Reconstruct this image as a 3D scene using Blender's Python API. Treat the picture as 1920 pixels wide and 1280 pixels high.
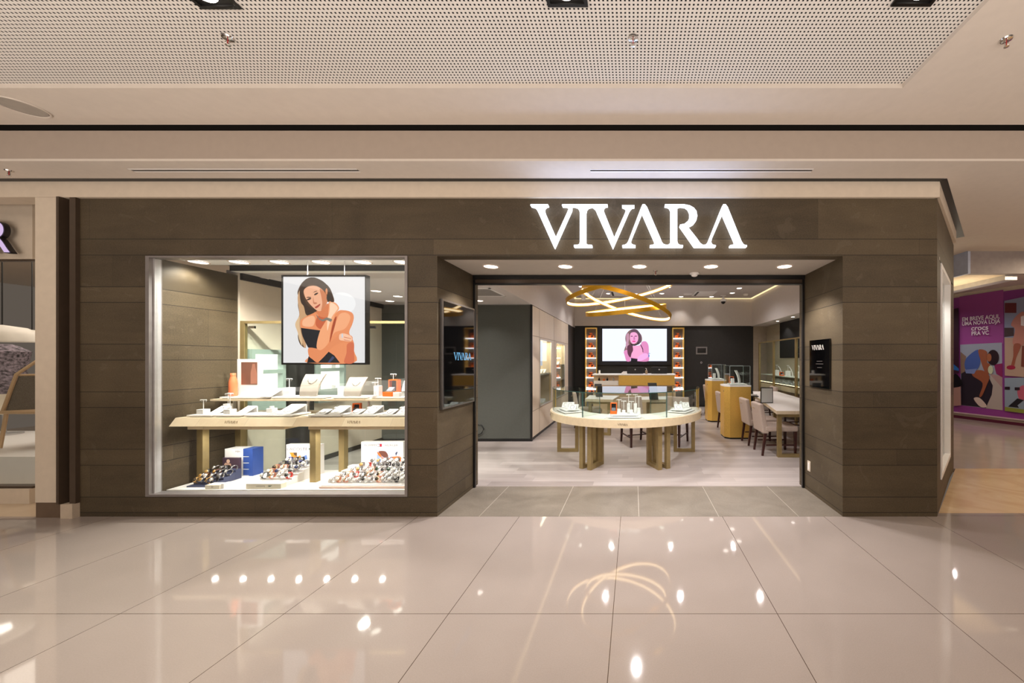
import bpy, bmesh, math, random
from mathutils import Vector, Matrix
random.seed(7)
for o in list(bpy.data.objects): bpy.data.objects.remove(o)
S = bpy.context.scene
COL = S.collection
PI = math.pi
F = 685.0; CX = 1188.0; CY = 674.0; H = 1.55
# ------------------------------------------------------------------ camera
cam = bpy.data.cameras.new('camera'); co = bpy.data.objects.new('camera', cam); COL.objects.link(co)
co.location = (0, 0, H); co.rotation_euler = (PI/2, 0, 0)
cam.sensor_width = 36; cam.lens = F/1920*36
cam.shift_x = -(CX-960)/1920; cam.shift_y = (CY-640)/1920
cam.clip_start = .05; cam.clip_end = 100
S.camera = co
S.view_settings.view_transform = 'Standard'; S.view_settings.look = 'None'
S.view_settings.gamma = 1; S.view_settings.use_curve_mapping = False
S.view_settings.exposure = 0.25
S.cycles.use_denoising = True
S.cycles.max_bounces = 8; S.cycles.transparent_max_bounces = 24
S.cycles.sample_clamp_indirect = 6
# ------------------------------------------------------------------ world + large lights
W = bpy.data.worlds.new('world'); S.world = W; W.use_nodes = True
bg = W.node_tree.nodes['Background']; bg.inputs[0].default_value = (1, .80, .66, 1); bg.inputs[1].default_value = .10
def area(name, loc, rot, sx, sy, e, c=(1, .86, .74)):
    l = bpy.data.lights.new(name, 'AREA'); l.shape = 'RECTANGLE'; l.size = sx; l.size_y = sy; l.energy = e; l.color = c
    o = bpy.data.objects.new(name, l); COL.objects.link(o); o.location = loc; o.rotation_euler = rot; return o
def spot(name, loc, e, ang=110, c=(1, .9, .8), r=.03, aim=(0, 0, -1), blend=.6):
    l = bpy.data.lights.new(name, 'SPOT'); l.energy = e; l.color = c; l.spot_size = math.radians(ang); l.spot_blend = blend; l.shadow_soft_size = r
    o = bpy.data.objects.new(name, l); COL.objects.link(o); o.location = loc
    o.rotation_euler = Vector(aim).to_track_quat('-Z', 'Y').to_euler(); return o
area('mall_and_fill_light', (-4.3, -3.2, 3.5), (0, 0, 0), 9, 3.5, 150, (1, .87, .75))
area('mall_and_fill_light', (5.0, -3.2, 3.5), (0, 0, 0), 6, 3.5, 8, (1, .88, .82))
area('mall_and_fill_light', (0, -2.2, .9), (PI, 0, 0), 16, 4, 640, (1, .895, .81))  # unseen upward light added in place of floor bounce
area('mall_and_fill_light', (7.2, 5.0, 3.2), (0, 0, 0), 1.2, 1.0, 60, (1, .82, .58))
for y in (8.2, 9.2, 10.4): spot('hoarding_fill_spot', (7.2, y, 3.25), 24, 150, (1, .94, .94), .03)  # unseen spots added to brighten the printed hoarding
for x in (-.6, 1.0, 2.7):
    for y, e in ((5.4, 9), (7.8, 34), (9.9, 40)): spot('store_spot', (x, y, 3.5), e, 150, (1, .95, .95), .04)  # unseen spots without fixtures, added to light the shop
spot('store_spot', (.05, 6.05, 3.54), 190, 130, (1, .95, .95), .03)
for x in (-4.2, -2.9): spot('store_spot', (x, 5.7, 2.58), 40, 150, (1, .95, .9), .06)

# ------------------------------------------------------------------ helpers
def lin(h):
    if isinstance(h, str):
        c = [int(h[i:i+2], 16)/255 for i in (0, 2, 4)]
    else: c = [v/255 for v in h]
    return tuple(v/12.92 if v <= .04045 else ((v+.055)/1.055)**2.4 for v in c)
MATS = {}
def mat(name, col, rough=.5, metal=0, emit=0, var=.06, scale=14, spec=.5, coat=0):
    if name in MATS: return MATS[name]
    m = bpy.data.materials.new(name); m.use_nodes = True; nt = m.node_tree; b = nt.nodes['Principled BSDF']
    c = lin(col)
    b.inputs['Roughness'].default_value = rough; b.inputs['Metallic'].default_value = metal
    b.inputs['Specular IOR Level'].default_value = spec; b.inputs['Coat Weight'].default_value = coat
    n = nt.nodes.new('ShaderNodeTexNoise'); n.inputs['Scale'].default_value = scale; n.inputs['Detail'].default_value = 4
    tc = nt.nodes.new('ShaderNodeTexCoord'); nt.links.new(tc.outputs['Object'], n.inputs['Vector'])
    r = nt.nodes.new('ShaderNodeValToRGB'); nt.links.new(n.outputs['Fac'], r.inputs[0])
    r.color_ramp.elements[0].position = .3; r.color_ramp.elements[1].position = .7
    r.color_ramp.elements[0].color = (*[v*(1-var) for v in c], 1); r.color_ramp.elements[1].color = (*[min(1, v*(1+var)) for v in c], 1)
    nt.links.new(r.outputs[0], b.inputs['Base Color'])
    if emit:
        nt.links.new(r.outputs[0], b.inputs['Emission Color']); b.inputs['Emission Strength'].default_value = emit
        if emit > .5: b.inputs['Base Color'].default_value = (0, 0, 0, 1); nt.links.remove(b.inputs['Base Color'].links[0])
    MATS[name] = m; return m
def glass(name, tint=(.96, 1, .985), ior=1.5, k=1.0):
    if name in MATS: return MATS[name]
    m = bpy.data.materials.new(name); m.use_nodes = True; nt = m.node_tree; nt.nodes.clear()
    out = nt.nodes.new('ShaderNodeOutputMaterial'); mx = nt.nodes.new('ShaderNodeMixShader')
    tr = nt.nodes.new('ShaderNodeBsdfTransparent'); tr.inputs[0].default_value = (*tint, 1)
    gl = nt.nodes.new('ShaderNodeBsdfGlossy'); gl.inputs['Roughness'].default_value = .0
    lw = nt.nodes.new('ShaderNodeLayerWeight'); lw.inputs[0].default_value = .5
    pw = nt.nodes.new('ShaderNodeMath'); pw.operation = 'POWER'; pw.inputs[1].default_value = 5
    nt.links.new(lw.outputs['Facing'], pw.inputs[0])
    mu = nt.nodes.new('ShaderNodeMath'); mu.operation = 'MULTIPLY_ADD'; mu.inputs[1].default_value = .9*k; mu.inputs[2].default_value = .035*k
    nt.links.new(pw.outputs[0], mu.inputs[0]); nt.links.new(mu.outputs[0], mx.inputs[0])
    nt.links.new(tr.outputs[0], mx.inputs[1]); nt.links.new(gl.outputs[0], mx.inputs[2]); nt.links.new(mx.outputs[0], out.inputs[0])
    MATS[name] = m; return m
class N:
    """tiny node-expression helper"""
    def __init__(s, nt): s.nt = nt
    def m(s, op, a, b=None, c=None):
        n = s.nt.nodes.new('ShaderNodeMath'); n.operation = op
        for i, v in enumerate((a, b, c)):
            if v is None: continue
            if isinstance(v, (int, float)): n.inputs[i].default_value = v
            else: s.nt.links.new(v, n.inputs[i])
        return n.outputs[0]
    def mix(s, f, a, b):
        n = s.nt.nodes.new('ShaderNodeMix'); n.data_type = 'RGBA'
        for sk, v in ((n.inputs[0], f), (n.inputs[6], a), (n.inputs[7], b)):
            if isinstance(v, (int, float)): sk.default_value = v
            elif isinstance(v, tuple): sk.default_value = (*v, 1)
            else: s.nt.links.new(v, sk)
        return n.outputs[2]
    def noise(s, vec, sc, det=4, dist=0):
        n = s.nt.nodes.new('ShaderNodeTexNoise'); n.inputs['Scale'].default_value = sc; n.inputs['Detail'].default_value = det
        n.inputs['Distortion'].default_value = dist; s.nt.links.new(vec, n.inputs['Vector']); return n.outputs['Fac']
def base(name, rough=.5, spec=.5):
    m = bpy.data.materials.new(name); m.use_nodes = True; nt = m.node_tree
    b = nt.nodes['Principled BSDF']; b.inputs['Roughness'].default_value = rough; b.inputs['Specular IOR Level'].default_value = spec
    tc = nt.nodes.new('ShaderNodeTexCoord'); sp = nt.nodes.new('ShaderNodeSeparateXYZ'); nt.links.new(tc.outputs['Object'], sp.inputs[0])
    MATS[name] = m
    return m, nt, b, N(nt), tc.outputs['Object'], sp.outputs
# stone courses
def stone_mat():
    m, nt, b, n, v, s = base('grey_stone_courses', .55, .35)
    t = n.m('FLOORED_MODULO', n.m('SUBTRACT', 2.741, s[2]), 1.038)
    cell = n.m('FLOOR', n.m('DIVIDE', n.m('SUBTRACT', 2.741, s[2]), 1.038))
    j = None; idx = None
    for a in (0, .158, .472, .625, 1.038):
        d = n.m('LESS_THAN', n.m('ABSOLUTE', n.m('SUBTRACT', t, a)), .0028)
        j = d if j is None else n.m('MAXIMUM', j, d)
        g = n.m('GREATER_THAN', t, a); idx = g if idx is None else n.m('ADD', idx, g)
    h = n.m('ADD', s[0], s[1])
    off = n.m('ADD', n.m('MULTIPLY', idx, .77), n.m('MULTIPLY', cell, 1.31))
    hx = n.m('FLOORED_MODULO', n.m('ADD', h, off), 2.4)
    bx = n.m('FLOOR', n.m('DIVIDE', n.m('ADD', h, off), 2.4))
    vj = n.m('MULTIPLY', n.m('LESS_THAN', hx, .003), .5)
    j = n.m('MAXIMUM', j, vj)
    tone = n.m('FRACT', n.m('MULTIPLY', n.m('SINE', n.m('ADD', n.m('MULTIPLY', idx, 12.9), n.m('ADD', n.m('MULTIPLY', cell, 4.3), n.m('MULTIPLY', bx, 7.7)))), 43.7))
    mp = nt.nodes.new('ShaderNodeMapping'); nt.links.new(v, mp.inputs['Vector']); mp.inputs['Rotation'].default_value = (0, .5, 0); mp.inputs['Scale'].default_value = (1, 1, 5)
    fine = n.noise(v, 90, 5); big = n.m('ADD', n.m('MULTIPLY', n.noise(v, 1.3, 6, 1.5), .5), n.m('MULTIPLY', n.noise(mp.outputs[0], 1.1, 6, 1.2), .5))
    vein = n.m('LESS_THAN', n.m('ABSOLUTE', n.m('SUBTRACT', n.noise(v, .35, 4, .8), .56)), .0012)
    f = n.m('ADD', n.m('MULTIPLY', fine, .55), n.m('ADD', n.m('MULTIPLY', big, .75), n.m('MULTIPLY', tone, .30)))
    c = n.mix(n.m('SUBTRACT', f, .32), lin('292117'), lin('6c5e48'))
    c = n.mix(n.m('MULTIPLY', n.m('GREATER_THAN', n.noise(v, 2.5, 8, 3), .64), .08), c, lin('877c6c'))
    c = n.mix(j, c, lin('1c1814'))
    nt.links.new(c, b.inputs['Base Color']); return m
STONE = stone_mat()
def floor_mat():
    m, nt, b, n, v, s = base('polished_porcelain_tiles', .1, .6)
    lx = n.m('FLOORED_MODULO', n.m('ADD', s[0], .130-.002), 1.003)
    ly = n.m('FLOORED_MODULO', n.m('SUBTRACT', s[1], 2.23-.002), 1.4)
    j = n.m('MAXIMUM', n.m('LESS_THAN', lx, .004), n.m('LESS_THAN', ly, .004))
    f = n.noise(v, 160, 3); g = n.noise(v, 2, 3)
    c = n.mix(n.m('ADD', n.m('MULTIPLY', f, .6), n.m('MULTIPLY', g, .4)), lin('8e837b'), lin('a89c94'))
    c = n.mix(j, c, lin('4a3c30'))
    nt.links.new(c, b.inputs['Base Color'])
    r = n.m('ADD', .03, n.m('MULTIPLY', f, .03)); nt.links.new(r, b.inputs['Roughness']); return m
def thresh_mat():
    m, nt, b, n, v, s = base('threshold_stone_slabs', .35, .5)
    lx = n.m('FLOORED_MODULO', n.m('SUBTRACT', s[0], .05), .79)
    f = n.noise(v, 60, 4); g = n.noise(v, 2.2, 6, 2)
    vein = n.m('LESS_THAN', n.m('ABSOLUTE', n.m('SUBTRACT', n.noise(v, 1.1, 5, 1.5), .5)), .006)
    c = n.mix(n.m('ADD', n.m('MULTIPLY', f, .4), n.m('MULTIPLY', g, .6)), lin('544c43'), lin('9a9082'))
    c = n.mix(n.m('MULTIPLY', vein, .12), c, lin('6c6358'))
    c = n.mix(n.m('LESS_THAN', lx, .005), c, lin('b8b0a4'))
    nt.links.new(c, b.inputs['Base Color']); return m
def plank_mat(name, c1, c2, w=.16, l=1.3, rough=.4, axis=(0, 1), grain=30):
    m, nt, b, n, v, s = base(name, rough, .4)
    a, p = s[axis[0]], s[axis[1]]
    row = n.m('FLOOR', n.m('DIVIDE', p, w))
    rnd = n.m('FRACT', n.m('MULTIPLY', n.m('SINE', n.m('MULTIPLY', row, 12.99)), 437.5))
    q = n.m('ADD', n.m('DIVIDE', a, l), n.m('MULTIPLY', rnd, 3))
    bx = n.m('FLOOR', q)
    tone = n.m('FRACT', n.m('MULTIPLY', n.m('SINE', n.m('ADD', n.m('MULTIPLY', bx, 78.2), n.m('MULTIPLY', row, 12.9))), 433.7))
    mp = nt.nodes.new('ShaderNodeMapping'); nt.links.new(v, mp.inputs['Vector'])
    sc = [grain]*3; sc[axis[0]] = grain/12; mp.inputs['Scale'].default_value = sc
    g = n.noise(mp.outputs[0], 1, 4, .4)
    c = n.mix(n.m('ADD', n.m('MULTIPLY', tone, .5), n.m('MULTIPLY', g, .5)), lin(c1), lin(c2))
    j = n.m('MAXIMUM', n.m('LESS_THAN', n.m('FLOORED_MODULO', p, w), .003), n.m('LESS_THAN', n.m('FRACT', q), .003/l))
    c = n.mix(n.m('MULTIPLY', j, .35), c, lin('5c5048'))
    nt.links.new(c, b.inputs['Base Color']); return m
def perf_mat():
    m, nt, b, n, v, s = base('perforated_plaster', .8, .2)
    p = .0252
    d = []
    for i in (0, 1):
        d.append(n.m('LESS_THAN', n.m('ABSOLUTE', n.m('SUBTRACT', n.m('FRACT', n.m('ADD', n.m('DIVIDE', s[i], p), .5)), .5)), .215))
    hole = n.m('MULTIPLY', d[0], d[1])
    c = n.mix(hole, lin('e4e0da'), lin('16181a'))
    nt.links.new(c, b.inputs['Base Color']); return m
def marble_mat():
    m, nt, b, n, v, s = base('beige_marble', .15, .5)
    g = n.noise(v, 1.5, 8, 2.5)
    c = n.mix(g, lin('c09a70'), lin('ecd4b0'))
    nt.links.new(c, b.inputs['Base Color']); return m
FLOOR = floor_mat(); THR = thresh_mat(); PERF = perf_mat(); MARB = marble_mat()
WOODF = plank_mat('pale_plank_floor', '857a75', 'bdb3ae', .15, 1.3, .35)
WOODV = plank_mat('pale_oak_panel', 'cdbba6', 'e2d4c2', .9, 5, .45, (2, 1), 26)
OAK = plank_mat('pale_oak_veneer', 'cdb695', 'e6d5b8', .5, 5, .4, (2, 0), 30)
CEIL = mat('ceiling_paint', 'd9cfc4', .85, var=.02)
CEILD = mat('fascia_paint', 'ad9f92', .85, var=.02)
WHITE = mat('white_lacquer', 'f2efec', .35, var=.02)
CREAM = mat('cream_paint', 'd9cbb8', .7, var=.03)
BLACK = mat('black_metal', '0c0b0b', .4, var=.2)
DARKB = mat('dark_bronze_metal', '54463a', .35, .3)
GOLD = mat('brushed_gold_metal', 'f2c768', .4, .65, var=.08, scale=60)
KHAKI = mat('champagne_metal', 'a08c60', .4, .55, var=.08)
GREYW = mat('dark_grey_wall_fabric', '4e4f4a', .8, var=.05, scale=60)
DARKW = mat('charcoal_wall', '262321', .6, var=.1)
STOREC = mat('store_ceiling_paint', 'c8c0bb', .85, var=.02)
ALU = mat('satin_aluminium', 'c8c6c6', .35, .5)
GREYALU = mat('grey_anodised_frame', '8c8684', .4, .4)
LAMP = mat('lamp_disc', 'fff2e4', emit=9, var=0)
LAMPS = mat('lamp_small', 'fff4ea', emit=6, var=0)
LED = mat('led_warm', 'ffe2b0', emit=4.5, var=0)
LEDW = mat('led_white', 'f4f8ff', emit=5, var=0)
COVE = mat('cove_led', 'ffe2ac', emit=1.15, var=0)
CLEAR = glass('clear_glass'); SHOPG = glass('shop_window_glass', (.97, .985, .975), 1.45, .8)
GREENG = glass('display_glass', (.955, .985, .972), 1.5, .9)
CHAIRF = mat('beige_upholstery', 'b8a69a', .8, var=.06, scale=80)
CHAIRL = mat('dark_mahogany', '3a1712', .35, var=.15)
ORANGE = mat('orange_box_card', 'e86a1c', .5)
MIRROR = mat('mirror_glass', 'e8ecec', .02, 1, var=0)
mat('silver', 'd8d8d8', .2, 1); mat('chrome', 'd8d4d0', .15, 1)
SCRBLK = mat('black_glass', '040405', .04, 0, var=0, spec=1.0)

class MB:
    def __init__(s, o=(0, 0, 0)): s.v = []; s.f = []; s.mi = []; s.sm = []; s.o = Vector(o)
    def add(s, vs, fs, mi=0, smooth=False):
        k = len(s.v); s.v += [Vector(p)-s.o for p in vs]
        for f in fs: s.f.append([k+i for i in f]); s.mi.append(mi); s.sm.append(smooth)
        return s
    def box(s, x0, x1, y0, y1, z0, z1, mi=0):
        return s.add([(x, y, z) for z in (z0, z1) for y in (y0, y1) for x in (x0, x1)],
                     [(0, 2, 3, 1), (4, 5, 7, 6), (0, 1, 5, 4), (1, 3, 7, 5), (3, 2, 6, 7), (2, 0, 4, 6)], mi)
    def prism(s, poly, z0, z1, mi=0):
        n = len(poly)
        a = sum(poly[i][0]*poly[(i+1) % n][1]-poly[(i+1) % n][0]*poly[i][1] for i in range(n))
        if a < 0: poly = poly[::-1]
        vs = [(x, y, z0) for x, y in poly]+[(x, y, z1) for x, y in poly]
        return s.add(vs, [tuple(range(n))[::-1], tuple(range(n, 2*n))]+[(i, (i+1) % n, n+(i+1) % n, n+i) for i in range(n)], mi)
    def xz(s, poly, y0, y1, mi=0):      # extrude an outline drawn in x,z along y
        n = len(poly); vs = [(x, y0, z) for x, z in poly]+[(x, y1, z) for x, z in poly]
        return s.add(vs, [tuple(range(n)), tuple(range(n, 2*n))[::-1]]+[(i, n+i, n+(i+1) % n, (i+1) % n) for i in range(n)], mi)
    def yz(s, poly, x0, x1, mi=0):
        n = len(poly); vs = [(x0, y, z) for y, z in poly]+[(x1, y, z) for y, z in poly]
        return s.add(vs, [tuple(range(n)), tuple(range(n, 2*n))[::-1]]+[(i, n+i, n+(i+1) % n, (i+1) % n) for i in range(n)], mi)
    def lathe(s, prof, c=(0, 0, 0), seg=24, mi=0, ax='z'):
        vs = []; n = len(prof)
        for k in range(seg):
            a = 2*PI*k/seg
            for r, z in prof:
                p = (r*math.cos(a), r*math.sin(a), z)
                if ax == 'y': p = (p[0], p[2], p[1])
                if ax == 'x': p = (p[2], p[0], p[1])
                vs.append((c[0]+p[0], c[1]+p[1], c[2]+p[2]))
        fs = [(k*n+i, ((k+1) % seg)*n+i, ((k+1) % seg)*n+i+1, k*n+i+1) for k in range(seg) for i in range(n-1)]
        return s.add(vs, fs, mi, True)
    def cyl(s, c, r, h, seg=20, mi=0, ax='z'):
        return s.lathe([(0, 0), (r, 0), (r, h), (0, h)], c, seg, mi, ax)
    def tube(s, pts, r, seg=8, mi=0, closed=False):
        pts = [Vector(p) for p in pts]; n = len(pts); vs = []
        for i, p in enumerate(pts):
            d = (pts[(i+1) % n]-pts[i-1]) if (closed or 0 < i < n-1) else (pts[1]-pts[0] if i == 0 else pts[-1]-pts[-2])
            d.normalize(); u = d.cross(Vector((0, 0, 1)))
            if u.length < .01: u = d.cross(Vector((0, 1, 0)))
            u.normalize(); w = d.cross(u)
            vs += [p+r*(math.cos(2*PI*k/seg)*u+math.sin(2*PI*k/seg)*w) for k in range(seg)]
        fs = [(i*seg+k, i*seg+(k+1) % seg, ((i+1) % n)*seg+(k+1) % seg, ((i+1) % n)*seg+k) for i in range(n if closed else n-1) for k in range(seg)]
        if not closed: fs += [tuple(range(seg))[::-1], tuple(range((n-1)*seg, n*seg))]
        return s.add(vs, fs, mi, True)
    def arc(s, c, r0, r1, a0, a1, z0, z1, seg=48, mi=0):   # annular sector solid, angle 0 faces the mall (-y)
        pts = []
        for k in range(seg+1):
            a = math.radians(a0+(a1-a0)*k/seg); pts.append((math.sin(a), -math.cos(a)))
        vs = []
        for x, y in pts:
            for r, z in ((r0, z0), (r1, z0), (r1, z1), (r0, z1)): vs.append((c[0]+x*r, c[1]+y*r, z))
        fs = [(k*4+i, (k+1)*4+i, (k+1)*4+(i+1) % 4, k*4+(i+1) % 4) for k in range(seg) for i in range(4)]
        fs += [(0, 1, 2, 3), (seg*4+3, seg*4+2, seg*4+1, seg*4)]
        return s.add(vs, fs, mi)
    def obox(s, c, u, w, hx, hy, z0, z1, mi=0):   # box turned about z; u = direction of its length
        u = Vector((*u, 0)).normalized(); p = Vector((-u.y, u.x, 0))
        return s.prism([(c[0]+a*hx*u.x+b*hy*p.x, c[1]+a*hx*u.y+b*hy*p.y) for a, b in ((-1, -1), (1, -1), (1, 1), (-1, 1))], z0, z1, mi)
    def build(s, name, mats, parent=None, bevel=0, loc=None):
        me = bpy.data.meshes.new(name); me.from_pydata([tuple(v) for v in s.v], [], s.f)
        if not isinstance(mats, (list, tuple)): mats = [mats]
        for m in mats: me.materials.append(m)
        for i, p in enumerate(me.polygons): p.material_index = s.mi[i]; p.use_smooth = s.sm[i]
        bm = bmesh.new(); bm.from_mesh(me)
        bmesh.ops.recalc_face_normals(bm, faces=bm.faces); bm.to_mesh(me); bm.free()
        o = bpy.data.objects.new(name, me); COL.objects.link(o)
        if parent: o.parent = parent
        elif s.o.length > 0: o.location = s.o
        if loc is not None: o.location = loc
        if bevel:
            b = o.modifiers.new('bevel', 'BEVEL'); b.width = bevel; b.segments = 2; b.limit_method = 'ANGLE'
        if any(s.sm):
            e = o.modifiers.new('edges', 'EDGE_SPLIT'); e.split_angle = math.radians(40)
        return o
def tag(o, label, cat, group=None):
    o['label'] = label; o['category'] = cat
    if group: o['group'] = group
    return o
def thing(name, label, cat, loc=(0, 0, 0), group=None, rz=0):
    o = bpy.data.objects.new(name, None); COL.objects.link(o); o.location = loc; o.rotation_euler = (0, 0, rz); o.empty_display_size = .1
    return tag(o, label, cat, group)
def struct(name, mb, mats, parent=None, bevel=0):
    o = mb.build(name, mats, parent, bevel)
    if not parent: o['kind'] = 'structure'
    return o
def P(px, py, Y): return Vector(((px-CX)*Y/F, Y, H-(py-CY)*Y/F))
def X(px, Y): return (px-CX)*Y/F
def Z(py, Y): return H-(py-CY)*Y/F
ORD = ['first', 'second', 'third', 'fourth', 'fifth', 'sixth', 'seventh', 'eighth', 'ninth', 'tenth', 'eleventh', 'twelfth', 'thirteenth', 'fourteenth', 'fifteenth']

# ------------------------------------------------------------------ setting: floors
ZC = 3.60; ZP = 3.63; ZS = 3.30; XL = -5.47; XR = 3.0; YF = 3.61; YD = 4.44; RL = -1.94; RR = 2.066; ZH = 2.572
struct('floor', MB().prism([(-14, -9), (12, -9), (12, 3.69), (3.07, 3.69), (3.0, 3.61), (-14, 3.61)], -.05, 0), FLOOR)
struct('floor', MB().box(RL, RR, 3.61, 4.47, -.05, .001), THR)
struct('floor', MB().prism([(-4.95, 4.47), (3.75, 4.47), (4.40, 5.2), (4.4, 12.1), (-4.95, 12.1)], -.05, 0), WOODF)
struct('floor', MB().prism([(3.08, 3.69), (12, 3.69), (12, 5.2), (4.58, 5.2)], -.05, 0), MARB)
struct('floor', MB().box(4.5, 14, 5.2, 16, -.05, 0), mat('grey_polished_floor', 'b0a29a', .12, var=.05, scale=3))
struct('floor', MB().box(-14, -5.9, 3.61, 9, -.05, 0), mat('neighbour_floor', 'c8b49a', .15, var=.05, scale=3))
# ceilings of the mall
PX1 = X(1692, (ZC-H)*F/509); PY1 = (ZC-H)*F/509
c = MB(); c.box(-14, PX1, PY1, 3.19, ZC, ZC+.03); c.box(PX1, 14, -9, 3.19, ZC, ZC+.03)
struct('ceiling', c, CEIL)
struct('ceiling', MB().box(-14, PX1, -9, PY1, ZP, ZP+.03), PERF)
c = MB(); c.box(-14, 14, 3.22, 3.24, ZS+.021, 3.567, 0); struct('trim_1', c, CEILD)
struct('trim_12', MB().box(-14, 14, 3.19, 3.5, 3.9, 3.92).box(-14, 14, 3.48, 3.5, 3.55, 3.9).box(-14, 14, 3.17, 3.19, 3.631, 3.9), mat('shadow_gap_dark', '2a241e', .9))  # dark lining; the gap's shade is put into its colour
# lower soffit with the corner cut round the shop
c = MB(); c.prism([(-14, 3.22), (14, 3.22), (14, 3.53), (-14, 3.53)], ZS, ZS+.02)
c.prism([(3.03, 3.53), (14, 3.53), (14, 5.9), (5.38, 5.9), (4.62, 5.14)], ZS, ZS+.02); c.prism([(4.62, 5.14), (5.38, 5.9), (5.38, 16), (4.62, 16)], ZS, ZS+.02)
struct('ceiling', c, CEIL)
c = MB(); c.box(-14, 3.03, 3.53, 3.6, ZS+.03, ZS+.05); c.prism([(3.03, 3.53), (4.70, 5.19), (4.62, 5.27), (2.96, 3.60)], ZS-.004, ZS+.0)
c.box(-14, 3.0, 3.53, 3.58, ZS-.004, ZS)
struct('trim_2', c, BLACK)
# cornice band above the stone
c = MB(); c.box(-14, 3.0, 3.58, 3.75, 3.142, ZS-.005)
c.prism([(3.0, 3.58), (4.40, 4.98), (4.28, 5.10), (2.88, 3.75)], 3.142, ZS-.005)
struct('trim_3', c, CREAM)
# ------------------------------------------------------------------ facade
c = MB()
c.box(XL, XR-.1, YF, 3.74, ZH, 3.14)
c.box(XL, -4.81, YF, YD, 0, ZH); c.box(-4.81, -2.23, YF, YD, 0, .2)
c.box(-2.23, RL, YF, 4.55, 0, ZH)
c.prism([(RR, YF), (XR, YF), (3.25, 3.868), (3.14, 3.98), (3.14, 4.55), (RR, 4.55)], 0, ZH)
c.prism([(XR-.1, YF), (XR, YF), (4.45, 5.08), (4.35, 5.18), (2.9, 3.74)], ZH, 3.14)
c.prism([(3.25, 3.868), (4.155, 4.8), (4.05, 4.9), (3.14, 3.98)], 0, .28)
c.prism([(4.155, 4.8), (4.45, 5.08), (4.45, 12.1), (4.40, 12.1), (4.40, 5.3), (4.05, 4.9)], 0, ZH)
struct('wall_front', c, STONE)
# recess ceiling, header
struct('ceiling', MB().box(RL-.3, 3.14, 3.745, 4.46, ZH-.002, ZH+.03), mat('recess_ceiling_paint', 'b4aa9e', .85, var=.02))
c = MB(); c.box(RL+.001, RR-.001, 4.40, 4.50, 2.52, ZH-.003, 0); c.box(RL+.001, RR-.001, 4.42, 4.5, 2.475, 2.52, 1); c.box(RL+.001, RR-.001, 4.415, 4.50, 2.465, 2.477, 0)
for sx, xx in ((1, RL+.001), (-1, RR-.001)): c.box(min(xx, xx+sx*.025), max(xx, xx+sx*.025), 4.41, 4.44, 0.002, 2.52, 0)
struct('trim_4', c, [BLACK, DARKB])
struct('wall_inner', MB().box(-1.935, 3.8, 4.51, 4.6, ZH+.04, 3.56), STOREC)
# store shell
struct('ceiling', MB().box(-1.935, 3.89, 4.6, 12.06, 3.56, 3.60), STOREC)
c = MB(); c.box(-1.93, -1.87, 4.6, 12.0, 3.545, 3.559); c.box(-1.87, 3.83, 11.95, 12.0, 3.545, 3.559); c.box(3.83, 3.885, 4.6, 12.0, 3.545, 3.559)
struct('trim_5', c, COVE)
struct('wall_bulkhead_left', MB().box(-1.985, -1.935, 4.6, 12.06, 2.6, 3.56), STOREC)
struct('wall_bulkhead_right', MB().box(3.89, 3.94, 4.6, 12.06, 2.65, 3.56), STOREC)
struct('wall_bulkhead_back', MB().box(-1.935, 3.89, 12.01, 12.09, 2.66, 3.56), STOREC)
struct('wall_back', MB().box(-1.99, 3.95, 12.06, 12.12, 0, 2.66), DARKW)
struct('wall_back', MB().box(3.95, 4.40, 12.06, 12.12, 0, 2.66), mat('beige_panel', 'a39482', .6))
struct('ceiling', MB().box(3.94, 4.40, 5.3, 12.06, 2.65, 2.68), STOREC)
struct('ceiling', MB().box(-4.95, -1.985, 4.44, 6.94, 2.6, 2.64), STOREC)
c = MB(); c.box(-4.78, RL-.3, 3.741, 4.06, 2.60, 2.62); c.box(-4.78, RL-.3, 4.33, 4.44, 2.60, 2.62); c.box(-4.78, RL-.3, 4.06, 4.33, 2.66, 2.67, 1); c.box(-4.78, RL-.3, 4.055, 4.06, 2.6, 2.66, 1); c.box(-4.78, RL-.3, 4.322, 4.33, 2.6, 2.66, 1)
struct('ceiling', c, [WHITE, BLACK])
struct('wall_left', MB().box(-4.95, -4.785, 4.44, 6.94, 0, 2.6), CREAM)
struct('trim_6', MB().box(-4.785, -4.75, 4.44, 6.94, 2.52, 2.6), BLACK)
struct('baseboard_left', MB().box(-4.785, -4.765, 4.44, 6.94, 0, .07), DARKW)
c = MB(); c.box(-4.785, -1.935, 6.94, 7.0, 0.05, 2.59); struct('wall_left_return', c, GREYW)
c = MB(); c.box(-4.785, -1.925, 6.925, 6.99, 0, .05); c.box(-1.96, -1.925, 6.925, 6.96, .05, 2.59); struct('baseboard_return', c, BLACK)
struct('wall_left_far', MB().box(-2.0, -1.94, 10.8, 12.06, 0, 2.6), DARKW)
struct('baseboard_back', MB().box(-1.93, 3.9, 12.03, 12.06, 0, .08), BLACK)
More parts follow.
